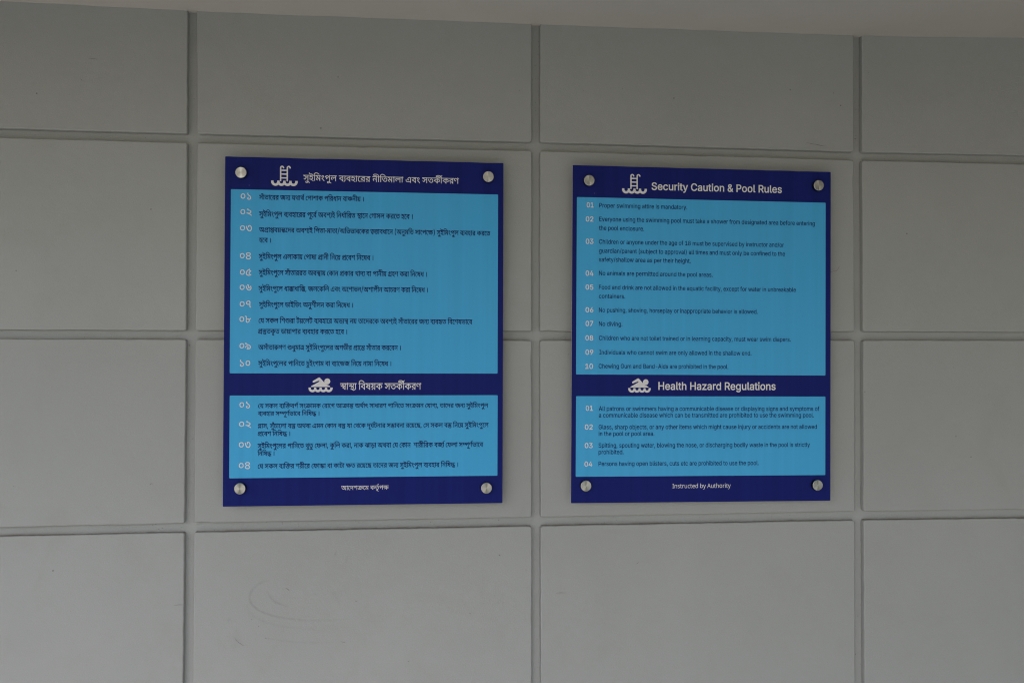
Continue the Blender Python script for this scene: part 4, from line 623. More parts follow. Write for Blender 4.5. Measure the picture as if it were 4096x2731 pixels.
88,0 0,728 249,0 85;0 110;-59 53;-101 0,-65 0;-65 -53;-100 -110;-56 -85,0 -197,0 0,83 193,0 58;0 69;33 33;62 0,43 0;43 -33;64 -70;36 -58,0 -151,0 0,-646|506,0 -176,328 105,0 178,-328
321,-13 -79;0 -116;51 -65;91 -4,61 95,0 4;-41 48;-53 74;-26 43,0 49;0 79;33 46;58 0,39 0;35 -40;44 -65;28 -39,11 -88,25 -88;25 -98;92 0,73 0;61 67;93 113;50 70,0 72;0 110;-50 64;-88 2,-55 -91,0 -6;53 -89;58 -65,0 -47;0 -70;-30 -40;-54 0,-34 0;-38 48;-46 65;-26 26,-8 73,-20 29;-7 71;-28 64;-45 42;-70 0,-51 0;-59 -62;-96 -118;-56
230,-13 -52;0 -84;39 -50;76 0,53 0;47 37;59 62;33 75;17 38,5 49;6 62;7 29;17 0,20 0,3 0;34 -25;47 -51;26 -38,0 -39;0 -55;-25 -35;-36 -9,-19 -84,27 21;50 71;56 86;24 42,0 27;0 70;-13 65;-40 42;-76 0,-64 0,-360 -86,0 0,74 -6,0 -9;-19 -41;-40 -66;-28|245,65 49;0 67;38 35;61 0,33 0,76 -5;-6 -36;-11 -46;-7 -44;-6 -13,-1 -31;-4 -55;-19 -34;-37 0,-31 0;-28 30;-39 50;-19
331,-12 -52;0 -64;36 -34;45 -9,15 -10,0 0,-84 -85,0 0,728 88,0 0,-270 7,0 9;15 33;45 63;35 53,0 68;0 104;-69 60;-126 0,-87 0;-86 -59;-127 -104;-70|317,67 52;0 69;55 34;93 0,57 0;57 -34;91 -69;54 -52,0 -50;0 -68;-51 -35;-90 0,-61 0;-60 35;-93 69;-52
299,-12 -74;0 -112;71 -62;127 0,84 0;85 62;127 112;71 74,0 40;0 70;-21 58;-38 42;-56 12,-36 -85,-24 -6;21 -24;35 -35;26 -45;14 -27,0 -54;0 -71;-57 -34;-93 0,-54 0;-54 34;-92 71;-57 54,0 28;0 46;15 35;26 25;38 5,21 84,-23 -10;-37 -43;-57 -58;-41 -72;-21
282,-12 -68;0 -105;70 -58;127 0,86 0;87 59;126 104;69 68,0 53;0 63;-35 34;-45 8,-15 7,0 0,270 88,0 0,-728 -85,0 0,84 -10,0 -8;-15 -35;-45 -63;-36|295,67 50;0 68;52 35;93 0,60 0;61 -34;90 -69;51 -50,0 -52;0 -69;-54 -34;-91 0,-57 0;-57 35;-93 69;-55
307,-12 -79;0 -115;71 -62;126 0,84 0;84 60;127 111;73 74,0 44;0 84;-29 69;-64 41;-105 0,-75 0,-37 -424,0 0,74 377,0 -41,-27 0;54 -34;83 -66;48 -50,0 -49;0 -70;-49 -37;-77 0,-45 0,-49 0;-61 42;-84 75;-44 50,0 32;0 53;19 38;38 10,27 85,-23 -12;-41 -61;-63 -89;-35
331,546 0,-75 -321,0 0,75|117,0 0,619 0;47 45;63 71;33 39,0 32;0 41;-11 9,-4 -24,-75 -7;2 -22;6 -18,0 -41;0 -37;-41 0,-40 0,-599
88,0 0,728 258,0 76;0 99;-53 48;-87 0,-53 0;-47 -33;-61 -54;-36 -32,-9 0,-7 34;-2 68;-43 46;-79 0,-57 0;-55 -51;-88 -107;-51 -86,0|181,82 171,0 85;0 71;65 0,48 0;36 -37;62 -68;37 -47,0 -175,0|181,408 160,0 39;0 63;31 37;56 0,38 0;47 -65;66 -71,0 -163,0
298,-216 -60;0 -89;31 -58;51 -17,30 71,45 12;-15 34;-38 59;-27 48,0 66;0 84;62 0,68 0,109 -8,0 -9;-16 -34;-42 -63;-33 -53,0 -65;0 -105;62 -60;119 0,85 0;85 59;124 105;69 68,0 53;0 63;-35 34;-45 9,-15 9,0 0,88 85,0 0,-560 0;-70 -63;-90 -108;-42|296,87 50;0 68;45 35;86 0,59 0;58 -34;89 -69;50 -50,0 -52;0 -69;-53 -35;-89 0,-55 0;-56 35;-86 70;-48
165,327 0,-327 -88,0 0,728 88,0 0,-314 -15,0 25;75 92;64 62,0 55;0 84;-46 46;-91 0,-69 0,-347 -88,0 0,339 0;63 -66;72 -57,0 -39;0 -63;-35 -36;-65
77,0 0,546 88,0 0,-546|122,635 -25;0 -36;34 0,24 0;25 36;33 25,0 25;0 36;-33 0,-25 0;-24 -36;-34
77,546 88,0 0,-585 1;-52 -37;-74 -71;-39 -53,0 -18,0 0,81 16,0 39;0 35;43 0,41|121,635 -25;0 -36;34 0,24 0;25 36;33 25,0 25;0 37;-33 0,-25 0;-24 -37;-34
160,196 0,109 16,0 233,241 109,0 -252,-259 -10,0|77,0 0,728 88,0 0,-728|422,0 -209,267 63,62 259,-329
382,-10 -93;0 -146;91 -83;167 0,115 0;116 83;167 146;91 93,0 56;0 98;-32 78;-62 52;-88 10,-56 -93,0 -8;37 -37;57 -55;39 -65;19 -36,0 -65;0 -106;-66 -61;-128 0,-94 0;-92 62;-129 105;-66 65,0 36;0 65;20 55;39 37;57 8,37 93,0 -9;-56 -53;-88 -78;-62 -98;-33
200,-4 -62;0 -61;66 0,59 0,607 88,0 0,-585 0;-38 18;-30 27,0 15;0 14;2 7,2 17,-75 -12;-3 -34;-5
77,0 0,546 86,0 0,-122 -7,0 11;44 49;58 65;30 35,0 59;0 74;-74 11,-59 -12,0 10;41 52;59 73;33 44,0 47;0 78;-41 47;-83 0,-64 0,-368 -88,0 0,366 0;59 -66;51 -44,0 -37;0 -53;-31 -29;-54 0,-35 0,-356 -88,0 0,375 0;45 -61;56 -46,0 -32;0 -56;-30 -34;-59 0,-43 0,-344
165,327 0,-327 -88,0 0,546 85,0 0,-132 -12,0 25;75 92;64 62,0 55;0 83;-46 47;-91 0,-69 0,-347 -88,0 0,339 0;63 -66;72 -57,0 -39;0 -63;-35 -36;-65
299,-12 -74;0 -112;71 -62;127 0,84 0;85 62;127 112;71 74,0 75;0 112;-71 63;-127 0,-85 0;-84 -63;-127 -112;-71|299,67 55;0 72;57 34;92 0,54 0;54 -34;93 -72;57 -55,0 -54;0 -71;-57 -34;-93 0,-54 0;-54 34;-92 71;-57
77,-204 0,750 85,0 0,-88 10,0 9;15 33;45 63;35 53,0 68;0 104;-69 60;-126 0,-87 0;-86 -59;-127 -104;-70 -68,0 -52;0 -64;36 -34;45 -9,15 -7,0 0,-288|317,67 52;0 69;55 34;93 0,57 0;57 -34;91 -69;54 -52,0 -50;0 -68;-51 -35;-90 0,-61 0;-60 35;-93 69;-52
535,-204 -88,0 0,288 -7,0 -8;-15 -35;-45 -63;-36 -52,0 -68;0 -105;70 -58;127 0,86 0;87 59;126 104;69 68,0 53;0 63;-35 34;-45 8,-15 10,0 0,88 85,0|295,67 50;0 68;52 35;93 0,60 0;61 -34;90 -69;51 -50,0 -52;0 -69;-54 -34;-91 0,-57 0;-57 35;-93 69;-55
77,0 0,546 85,0 0,-84 6,0 15;41 78;51 49,0 9;0 27;-1 8,-1 0,-88 -4;1 -31;4 -18,0 -39;0 -62;-33 -35;-57 0,-37 0,-342
263,-12 -56;0 -88;33 -57;64 -9,47 83,20 12;-45 65;-42 49,0 57;0 68;49 0,34 0;28 -40;38 -40,9 -91,22 -74;17 -73;74 0,58 0;46 53;72 91;41 58,0 57;0 78;-34 50;-59 12,-39 -80,-20 -11;29 -52;48 -53,0 -49;0 -65;-45 0,-34 0;-30 44;-37 48,-11 83,-20 74;-17 71;-74 0,-56 0;-48 -54;-75 -97;-43
292,546 0,-75 -282,0 0,75|92,676 88,0 0,-534 0;-37 29;-34 35,0 8;0 26;4 11,2 18,-74 -14;-5 -34;-5 -17,0 -71;0 -79;75 0,67
262,-7 -55;0 -83;46 -47;91 0,69 0,347 88,0 0,-339 0;-63 66;-72 58,0 39;0 62;34 36;66 0,47 0,327 88,0 0,-546 -85,0 0,132 12,0 -25;-76 -94;-63
88,0 0,728 443,0 0,-82 -350,0 0,-238 326,0 0,-82 -326,0 0,-244 355,0 0,-82
235,0 -209,546 97,0 116,-324 18;-50 26;-100 14,-47 -32,0 14;47 26;100 18,50 116,324 97,0 -209,-546
200,0 -166,546 93,0 67,-238 14;-49 31;-124 15,-78 -15,0 14;75 31;124 14,52 65,238 94,0 64,-238 14;-51 30;-123 15,-77 -16,0 16;76 30;123 15,52 66,238 93,0 -165,-546 -88,0 -71,247 -10;38 -21;78 -19;82 -11,42 20,0 -10;-42 -20;-82 -20;-79 -11,-37 -71,-247
32,0 215,314 0,-67 -204,299 103,0 67,-106 27;-41 38;-71 21,-34 -46,0 21;34 35;71 26,41 70,106 100,0 -204,-303 0,65 213,-308 -102,0 -80,123 -26;40 -37;68 -20,32 46,0 -20;-32 -34;-68 -27,-40 -81,-123
68,-198 23,76 9,-2 27;-7 44;6 35;38 13,39 16,45 -209,549 97,0 116,-324 18;-51 26;-99 14,-47 -32,0 14;47 26;100 18,50 117,324 96,0 -240,-628 -17;-43 -46;-56 -62;-27 -38,0 -24;0 -34;7
173,575 0;-34 -3;-59 -2,-17 5,0 23;34 80;46 63,0 100;0 121;-139 0,-138 0;-92 -55;-124 -100;-62 -66,0 -63;0 -80;46 -23,32 -7,0 -18,-68 -63,0 0,760 88,0|324,472 -57;0 -66;-43 -28;-89 0,-69 0,-4 0;-99 65;-105 88,0 72;0 71;106 0,100 0;101 -71;102
300,-10 -71;0 -111;58 -63;122 0,95 0;99 66;124 113;58 72,0 41;0 76;-17 24,-12 -27,-73 -24;9 -64;16 -28,0 -54;0 -70;-46 -34;-90 0,-67 0;-64 34;-90 68;-46 51,0 44;0 67;18 28,13 0,-78 -27;-14 -65;-15
275,-10 -100;0 -120;139 0,138 0;138 121;141 100,0 42;0 62;-21 46;-36 16,-22 6,0 -1;13 -5;51 0,15 0,214 88,0 0,-760 -71,0 -13,72 -4,0 -16;-23 -46;-37 -63;-22|289,63 85;0 69;93 0,94 0,16 0;100 -66;107 -89,0 -71;0 -71;-113 0,-95 0;-96 71;-106
292,546 69;0 99;-60 53;-109 0,-73 0,-53 -367,0 2;-91 89;-95 80,0 51;0 79;19 42,18 0,-77 -41;-18 -80;-17 -55,0 -76;0 -117;62 -65;123 0,89 0;88 59;126 107;68|291,474 -63;0 -73;-81 -7,-72 273,0 0;46 -28;68 -57;39
173,537 0;-19 -3;-40 -2,-16 6,0 17;28 52;36 64;19 34,0 65;0 87;-41 44;-86 0,-69 0,-349 -87,0 0,343 0;65 -58;64 -62,0 -60;0 -68;-45 -29;-87 0,-63 0,-277 -88,0 0,760 88,0
173,536 0,-536 -88,0 0,536|130,737 20;0 31;-27 0,-29 0;-28 -31;-28 -20,0 -22;0 -30;28 0,28 0;29 30;27
343,546 96;0 98;-93 0,-104 0,-349 -87,0 0,343 0;65 -58;64 -62,0 -89;0 -68;-100 0,-94 0,-278 -88,0 0,536 71,0 13,-73 5,0 18;28 53;37 64;18
551,269 0;-67 -35;-103 -65;-72 -93;-37 -57,0 -53;0 -90;37 -66;72 -37;103 0,67 0;89 60;123 112;65 77,0 73;0 111;-65 63;-123|146,269 0;-63 33;-93 70;-50 54,0 54;0 70;50 33;93 0,63 0;64 -34;90 -69;49 -55,0 -82;0 -74;-108
335,546 15;0 35;-3 13,-3 -11,-81 -13;3 -31;4 -14,0 -31;0 -56;-26 -44;-47 -25;-66 0,-41 0,-286 -88,0 0,536 72,0 10,-98 4,0 17;30 48;49 62;29
434,148 0;-52 -52;-70 -96;-36 -66,0 -56;0 -81;18 -31,16 0,80 32;-16 91;-27 47,0 67;0 60;43 0,36 0;20 -22;32 -57;32 -53,20 -52;20 -74;40 -40;56 0,44 0;68 111;74 90,0 49;0 85;-19 37,-17 -30,-70 -34;14 -74;20 -39,0 -54;0 -57;-35 0,-30 0;-22 26;-31 61;-29 51,-20 51;-19 72;-40 38;-57
264,62 20;0 42;7 13,4 0,-67 -14;-7 -52;-9 -24,0 -42;0 -71;29 -44;72 0,65 0,312 -76,0 0,42 77,35 35,114 52,0 0,-123 155,0 0,-68 -155,0 0,-310 0;-49 47;-47
533,536 0,-536 -72,0 -13,71 -4,0 -17;-28 -54;-36 -64;-17 -35,0 -64;0 -87;41 -44;86 0,68 0,351 89,0 0,-345 0;-64 58;-64 61,0 60;0 69;45 29;87 0,62 0,279
1,536 94,0 116,-305 10;-27 17;-50 14;-47 4,-22 4,0 6;25 26;81 14,41 109,304 95,0 -231,-610 -19;-50 -51;-75 -73;-41 -52,0 -24;0 -36;5 -13,3 0,70 11;-2 31;-4 17,0 31;0 45;23 32;43 11,29 28,71
545,0 -86,221 -283,0 -85,-221 -91,0 279,717 81,0 278,-717|352,517 -3;8 -14;42 -13;45 -4,12 -5;-20 -11;-41 -11;-34 -4,-12 -81,-216 226,0
298,0 -258,0 0,52 84,19 0,571 -84,20 0,52 258,0 0,-52 -84,-20 0,-571 84,-19
""".splitlines()
PRINT = [
 ('L',0,'heading',4,-130.78,316.3,17.34,18.75,'57:0 63:682 0:0 61:530 44:266 71:622 38:438 63:716 50:0 40:991 5:596 40:255 59:596 60:530 73:266 49:346 49:596 35:856 62:604 61:266 27:266 44:707 60:622 50:266 60:731 3:526 40:758 71:596 57:698 27:682 4:707 58:807 4:266 49:807 26:596'),
 ('L',1,'rule_text',0,-221.19,274.63,11.62,14.92,'57:0 56:682 60:0 27:266 60:707 73:266 49:346 49:596 16:856 35:917 5:604 45:515 30:626 60:645 30:266 2:584 46:321 38:346 60:716 52:266 60:677 4:266 38:1067 61:716 49:266 34:596 60:596 35:266 40:864 60:596 24:266 35:847 62:604 77:266 74:886'),
 ('L',1,'rule_text',0,-220.96,239.32,11.87,15.74,'57:0 63:682 0:0 61:530 44:266 71:622 38:438 63:716 50:0 40:991 5:596 40:255 59:596 60:530 73:266 49:346 49:596 38:856 64:716 73:0 40:346 2:596 83:260 40:893 52:596 5:677 0:255 61:790 35:266 34:604 2:596 60:0 61:266 49:266 27:596 43:967 60:721 73:266 35:346 46:864 10:346 60:656 57:266 50:682 4:991 49:807 73:596 27:346 59:967 73:530 40:346 74:856'),
 ('L',1,'rule_text',0,-220.75,206.6,11.62,14.91,'83:0 11:893 60:755 33:266 40:726 77:596 42:626 73:813 32:346 49:603 83:856 40:893 52:596 5:677 0:255 61:790 38:266 27:716 60:707 70:266 44:340 60:622 27:266 60:707 72:266 83:449 61:893 41:266 41:721 60:721 40:266 73:596 4:346 49:807 15:856 25:660 60:723 40:266 34:596 60:596 73:266 35:346 67:864 83:419 35:893 63:604 44:0 61:622 27:266 57:967 60:682 73:266 38:346 73:716 1:346 68:919 57:679 63:682 0:0 61:530 44:266 71:622 38:438 63:716 50:0 40:991 5:596 40:255 59:596 60:530 49:266 4:856 49:807 73:596 27:346'),
 ('L',1,'rule_text',0,-220.61,184.97,11.87,14.9,'59:0 73:530 40:346 74:856'),
 ('L',1,'rule_text',0,-221.15,150.72,11.64,15.72,'57:0 63:682 0:0 61:530 44:266 71:622 38:438 63:716 50:0 3:991 50:758 60:731 4:266 60:807 77:266 46:886 38:346 60:716 54:266 60:633 11:526 60:755 35:266 62:604 61:526 35:266 73:604 77:346 11:886 73:755 40:346 52:596 61:937 35:266 73:604 54:346 34:633 74:856'),
 ('L',1,'rule_text',0,-220.93,117.27,11.64,15.72,'57:0 63:682 0:0 61:530 44:266 71:622 38:438 63:716 73:0 50:346 57:991 56:682 60:0 27:266 60:707 49:266 49:596 27:596 83:967 40:893 43:596 60:721 77:266 46:886 4:346 60:807 35:266 11:864 4:755 60:807 49:266 8:856 60:696 32:266 5:603 40:515 60:596 38:526 60:716 35:266 62:604 77:266 7:886 59:727 26:530 4:880 49:807 60:596 61:526 35:266 73:604 54:346 34:633 74:856'),
 ('L',1,'rule_text',0,-221.22,84.14,11.42,15.3,'57:0 63:682 0:0 61:530 44:266 71:622 38:438 63:716 73:0 50:346 34:991 60:596 19:266 60:766 34:266 60:596 61:266 19:266 69:766 16:523 50:917 73:731 4:346 55:807 50:266 3:991 40:758 71:596 83:698 73:893 52:346 60:677 41:266 35:721 72:604 83:449 52:893 60:677 50:266 62:731 35:266 89:864 13:1158 49:567 26:596 4:880 49:807 60:596 61:526 35:266 73:604 54:346 34:633 74:856'),
 ('L',1,'rule_text',0,-220.0,50.72,11.56,15.29,'57:0 63:682 0:0 61:530 44:266 71:622 38:438 63:716 73:0 50:346 23:991 60:712 0:266 61:530 41:266 71:721 83:698 35:893 63:604 52:0 62:677 50:266 35:731 4:864 49:807 60:596 61:526 35:266 73:604 54:346 34:633 74:856'),
 ('L',1,'rule_text',0,-220.98,17.31,11.75,15.28,'46:0 45:346 57:886 4:682 50:807 61:991 52:266 48:677 49:825 60:596 21:526 77:567 73:626 50:346 21:731 40:827 5:596 40:255 59:596 60:530 73:266 49:346 83:856 41:893 5:721 43:255 35:981 77:604 27:886 60:707 73:266 32:346 49:603 73:596 4:346 83:1067 40:893 52:596 5:677 0:255 57:790 56:682 60:0 27:266 60:707 73:266 49:346 49:596 16:856 35:917 5:604 40:515 5:596 40:255 53:596 27:714 61:967 40:266 73:596 52:346 54:677 41:633 60:721 73:266 40:346'),
 ('L',1,'rule_text',0,-221.8,-5.04,11.82,15.28,'11:0 51:755 27:736 4:707 66:587 27:220 23:967 60:712 77:266 60:626 38:266 60:716 49:266 40:856 5:596 40:255 59:596 60:530 49:266 4:856 49:807 73:596 27:346 59:967 73:530 40:346 74:856'),
 ('L',1,'rule_text',0,-220.94,-38.42,11.5,15.27,'83:0 57:893 56:682 60:0 27:266 60:707 47:266 10:803 26:656 48:880 34:825 63:596 44:0 60:622 9:266 57:975 63:682 0:0 61:530 44:266 71:622 38:438 63:716 73:0 50:346 49:731 83:856 10:893 41:656 62:721 49:266 11:856 60:755 73:266 29:346 57:981 56:682 60:0 27:266 60:707 49:266 4:856 49:807 73:596 40:346 35:596 74:864'),
 ('L',1,'rule_text',0,-220.72,-71.78,11.75,15.26,'57:0 63:682 0:0 61:530 44:266 71:622 38:438 63:716 73:0 50:346 49:731 38:856 60:716 61:266 35:266 73:604 27:346 13:967 65:484 0:83 71:530 10:438 60:656 44:266 40:882 60:596 40:526 5:596 60:255 73:266 31:346 16:811 61:1177 35:266 73:604 77:346 35:886 60:604 44:266 60:622 61:526 35:266 73:604 54:346 34:633 74:856'),
 ('L',0,'heading',4,-51.87,-121.54,17.08,21.62,'17:0 60:720 43:266 5:721 61:515 40:266 54:596 77:633 4:626 57:1067 27:682 4:707 58:807 4:266 49:807 26:596'),
 ('L',2,'rule_text',0,-220.84,-159.61,11.68,13.6,'46:0 45:346 57:886 4:682 50:807 40:991 5:596 55:255 20:266 40:930 10:596 2:595 57:321 71:682 6:438 60:930 44:266 4:622 46:1067 49:346 60:596 73:266 10:346 89:916 6:1158 60:930 29:266 83:981 30:893 2:584 60:61 75:266 57:785 60:682 34:266 60:596 49:266 26:596 38:880 60:716 61:266 35:266 73:604 27:346 57:967 71:682 6:438 44:930 35:622 46:864 45:346 60:626 10:266 5:656 69:255 27:523 60:707 73:266 32:346 49:603 16:856 35:917 5:604 57:515 63:682 0:0 61:530 44:266 71:622 38:438 63:716 50:0'),
 ('L',2,'rule_text',0,-220.8,-175.5,11.62,13.59,'40:0 5:596 40:255 59:596 60:530 49:266 57:856 36:682 64:1147 26:0 2:559 41:61 60:721 73:266 40:346 61:856 35:266 61:604 54:266 28:633 74:1039'),
 ('L',2,'rule_text',0,-221.01,-201.37,11.74,14.0,'22:0 60:656 57:266 69:682 57:523 63:682 56:0 13:0 60:567 73:266 50:346 60:731 40:526 51:596 83:996 30:893 40:645 60:596 3:526 44:758 35:622 46:864 4:346 60:807 35:266 40:864 51:596 45:996 60:626 46:526 30:346 73:645 4:346 32:1067 64:615 12:-12 2:631 21:0 35:567 60:604 49:266 57:856 37:682 60:724 40:266 35:596 60:604 49:526 73:596 77:346 73:626 14:346 69:687 46:523 57:346 57:942 4:682 50:807 40:991 51:596 61:996 35:266 73:604 77:346 57:886 63:682 0:0 61:530 44:266 71:622 38:438 63:716 73:0 50:346'),
 ('L',2,'rule_text',0,-221.17,-217.51,11.59,14.0,'11:0 73:755 40:346 52:596 61:937 35:266 61:604 54:266 28:633 74:1039'),
 ('L',2,'rule_text',0,-220.87,-243.11,11.69,14.82,'57:0 63:682 0:0 61:530 44:266 71:622 38:438 63:716 73:0 50:346 49:731 38:856 60:716 61:266 35:266 73:604 27:346 30:967 63:645 27:0 65:599 46:368 39:346 50:838 60:731 69:266 4:523 63:587 55:220 50:266 4:991 49:807 60:596 69:266 35:523 60:604 4:266 18:1067 60:794 76:266 60:712 83:526 30:893 40:645 60:596 46:526 45:346 46:886 4:346 60:807 35:266 52:1124 60:677 49:266 62:596 61:266 49:266 4:596 40:1067 16:596 5:917 2:255 46:260 39:346 50:838 60:731 57:526 36:682 64:1147 26:0 2:559 41:61 60:721 73:266 40:346'),
 ('L',2,'rule_text',0,-220.78,-258.47,10.97,13.99,'61:0 35:266 61:604 54:266 28:633 74:1039'),
 ('L',2,'rule_text',0,-220.79,-285.08,11.76,14.4,'46:0 45:346 57:886 4:682 50:807 40:991 5:596 55:255 20:266 49:930 52:856 49:677 62:596 73:266 49:346 46:856 39:346 60:838 42:266 60:813 40:526 60:596 4:526 60:807 21:266 60:567 1:526 27:919 49:967 73:596 77:346 73:626 14:346 27:947 60:707 73:266 32:346 49:603 16:856 35:917 5:604 57:515 63:682 0:0 61:530 44:266 71:622 38:438 63:716 50:0 40:991 5:596 40:255 59:596 60:530 49:266 61:856 35:266 61:604 54:266 28:633 74:1039'),
 ('L',0,'heading',0,-48.73,-331.54,12.18,13.69,'89:0 73:1158 32:346 52:603 6:677 73:930 44:346 4:882 27:807 2:550 66:49 38:108 1:716'),
 ('L',1,'rule_number',5,-260.2,273.64,20.83,23.29,'78:0 79:592'),
 ('L',1,'rule_number',5,-260.53,240.96,21.53,23.28,'78:0 80:592'),
 ('L',1,'rule_number',5,-261.11,207.27,22.23,23.26,'78:0 81:592'),
 ('L',1,'rule_number',5,-260.89,149.45,21.03,23.25,'78:0 82:592'),
 ('L',1,'rule_number',5,-260.68,115.29,21.26,23.24,'78:0 84:592'),
 ('L',1,'rule_number',5,-261.03,83.76,22.09,23.23,'78:0 85:592'),
 ('L',1,'rule_number',5,-260.79,49.13,22.02,23.21,'78:0 86:592'),
 ('L',1,'rule_number',5,-261.03,17.58,21.31,23.2,'78:0 87:592'),
 ('L',1,'rule_number',5,-260.66,-37.78,21.39,23.19,'78:0 88:592'),
 ('L',1,'rule_number',5,-260.47,-73.64,21.03,23.18,'79:0 78:592'),
 ('L',2,'rule_number',5,-259.82,-160.02,21.01,23.15,'78:0 79:592'),
 ('L',2,'rule_number',5,-260.42,-200.17,22.64,23.14,'78:0 80:592'),
 ('L',2,'rule_number',5,-260.58,-242.84,21.93,23.12,'78:0 81:592'),
 ('L',2,'rule_number',5,-260.26,-285.75,21.45,23.11,'78:0 82:592'),
 ('R',0,'heading',19,-116.74,314.29,21.09,21.75,'116:0 121:642 119:583 139:571 136:591 126:377 138:242 144:327 129:831 117:730 139:562 138:591 126:327 133:242 132:600 108:859 114:913 133:638 133:600 130:600 115:544 139:643 130:591 121:276 137:583'),
 ('R',1,'rule_text',0,-232.34,273.26,11.19,12.9,'114:0 136:639 133:376 134:600 121:612 136:583 137:645 142:528 126:818 131:242 131:876 126:876 132:243 124:590 117:882 138:562 138:327 126:327 136:242 121:377 126:851 137:242 131:797 117:876 132:561 120:591 117:612 138:562 133:327 136:600 144:376 103:562'),
 ('R',1,'rule_text',0,-232.19,243.61,11.08,12.89,'140:0 141:601 121:562 136:583 144:377 133:562 132:599 121:591 139:852 137:591 126:528 132:242 124:591 138:882 125:327 121:591 137:852 142:527 126:819 131:242 131:876 126:876 132:242 124:591 134:882 133:612 133:600 130:599 131:544 139:876 137:591 138:528 138:596 117:327 128:562 121:549 117:851 137:830 125:528 133:591 142:600 121:818 136:583 122:645 136:370 133:377 131:599 120:1145 121:612 137:583 126:528 124:242 132:614 117:590 138:562 121:327 120:583 117:881 136:562 121:376 117:583 118:830 121:612 122:583 133:371 136:599 121:377 121:851 132:583 138:591 121:327 136:583 126:377 132:242 124:591'),
 ('R',1,'rule_text',0,-231.74,224.34,11.02,12.89,'138:0 125:327 121:591 134:852 133:612 133:600 130:600 121:543 132:583 119:591 130:572 133:275 137:600 139:527 136:592 121:376 103:583'),
 ('R',1,'rule_text',0,-232.15,194.71,10.98,12.89,'129:0 125:730 126:592 130:242 120:275 136:613 121:376 132:583 133:860 136:599 117:645 132:562 144:590 133:562 132:600 121:591 139:851 132:592 120:591 121:612 136:583 138:645 125:327 121:591 117:852 124:561 121:614 133:851 122:600 92:639 96:648 131:917 139:876 137:591 138:528 118:596 121:612 137:852 139:528 134:591 121:612 136:583 141:377 126:562 137:242 121:528 120:583 118:881 144:612 126:830 132:243 137:590 138:528 136:327 139:377 119:591 138:571 133:328 136:599 117:645 132:562 120:591 109:612 133:360 136:600'),
 ('R',1,'rule_text',0,-231.97,175.21,11.08,12.88,'124:0 139:613 117:592 136:561 120:377 126:612 117:242 132:562 109:590 134:361 117:612 136:562 121:376 132:583 138:591 104:596 137:390 139:528 118:591 127:613 121:242 119:583 138:571 138:596 133:327 117:868 134:562 134:612 136:612 133:377 141:599 117:562 130:562 105:275 117:659 130:562 130:275 138:544 126:327 131:243 121:876 137:583 117:796 132:562 120:590 131:881 139:876 137:592 138:527 133:596 132:600 130:590 144:276 118:830 121:613 119:851 133:572 132:599 122:591 126:370 132:242 121:591 120:583 138:881 133:327 138:868 125:327 121:592'),
 ('R',1,'rule_text',0,-231.9,156.23,11.12,12.88,'137:0 117:528 122:561 121:370 138:583 144:328 109:562 137:360 125:528 117:591 130:562 130:275 133:275 142:600 117:1087 136:561 121:377 117:583 117:830 137:562 134:796 121:612 136:583 138:645 125:327 121:592 126:583 136:242 125:645 121:591 126:583 124:242 125:614 138:591 103:327'),
 ('R',1,'rule_text',0,-232.16,126.63,11.17,12.87,'113:0 133:753 117:869 132:561 126:591 131:242 117:876 130:562 137:275 117:796 136:562 121:376 134:852 121:612 136:583 131:377 126:876 138:242 138:327 121:327 120:583 117:881 136:562 133:376 139:600 132:591 120:591 138:881 125:327 121:591 134:852 133:612 133:600 130:599 117:544 136:562 121:376 117:583 137:562 103:527'),
 ('R',1,'rule_text',0,-232.26,96.31,11.0,12.87,'97:0 133:590 133:600 120:600 117:880 132:562 120:591 120:881 136:612 126:376 132:243 128:590 117:818 136:561 121:377 132:851 133:591 138:600 117:595 130:562 130:275 133:276 142:599 121:819 120:583 126:881 132:242 138:859 125:327 121:592 117:851 135:562 139:612 117:591 138:562 126:327 119:242 122:840 117:370 119:562 126:571 130:242 126:276 138:242 144:327 102:562 121:537 143:583 119:546 121:571 134:583 138:612 122:596 133:370 136:600 142:645 117:818 138:562 121:327 136:583 126:645 132:242 139:860 132:591 118:591 136:612 121:376 117:583 128:562 117:549 118:561 130:613 121:275'),
 ('R',1,'rule_text',0,-231.77,77.09,11.25,12.87,'119:0 133:571 132:600 138:591 117:327 126:561 132:243 121:590 136:583 137:377 103:528'),
 ('R',1,'rule_text',0,-232.02,47.01,10.99,12.86,'113:0 133:753 134:869 139:612 137:591 125:528 126:591 132:243 124:590 102:614 137:537 125:528 133:591 141:599 126:562 132:243 124:591 102:613 125:537 133:591 136:600 137:376 121:528 134:583 130:612 117:276 144:561 133:831 136:600 126:645 132:242 117:591 134:561 134:612 136:613 133:376 134:600 136:612 126:377 117:242 138:561 121:327 118:852 121:612 125:583 117:592 141:561 126:562 133:242 136:600 126:645 137:242 117:796 130:562 130:275 133:276 142:599 121:819 120:583 103:612'),
 ('R',1,'rule_text',0,-231.9,17.2,11.18,12.86,'113:0 133:753 120:869 126:612 141:242 126:562 132:242 124:591 103:613'),
 ('R',1,'rule_text',0,-231.44,-13.36,11.04,12.85,'129:0 125:730 126:592 130:242 120:275 136:613 121:376 132:583 142:860 125:818 133:591 117:868 136:562 121:376 132:852 133:591 138:599 138:596 133:327 126:600 130:242 121:275 138:583 138:596 136:327 117:377 126:561 132:242 121:591 120:583 133:881 136:600 126:645 132:242 130:859 121:276 117:583 136:561 132:377 126:590 132:243 124:590 119:882 117:572 134:561 117:612 119:562 126:571 138:242 144:328 102:562 131:537 139:876 137:591 138:528 142:596 121:818 117:583 136:561 137:645 142:528 126:819 131:242 120:1144 126:613 117:242 134:561 121:613 136:583 137:376 103:528'),
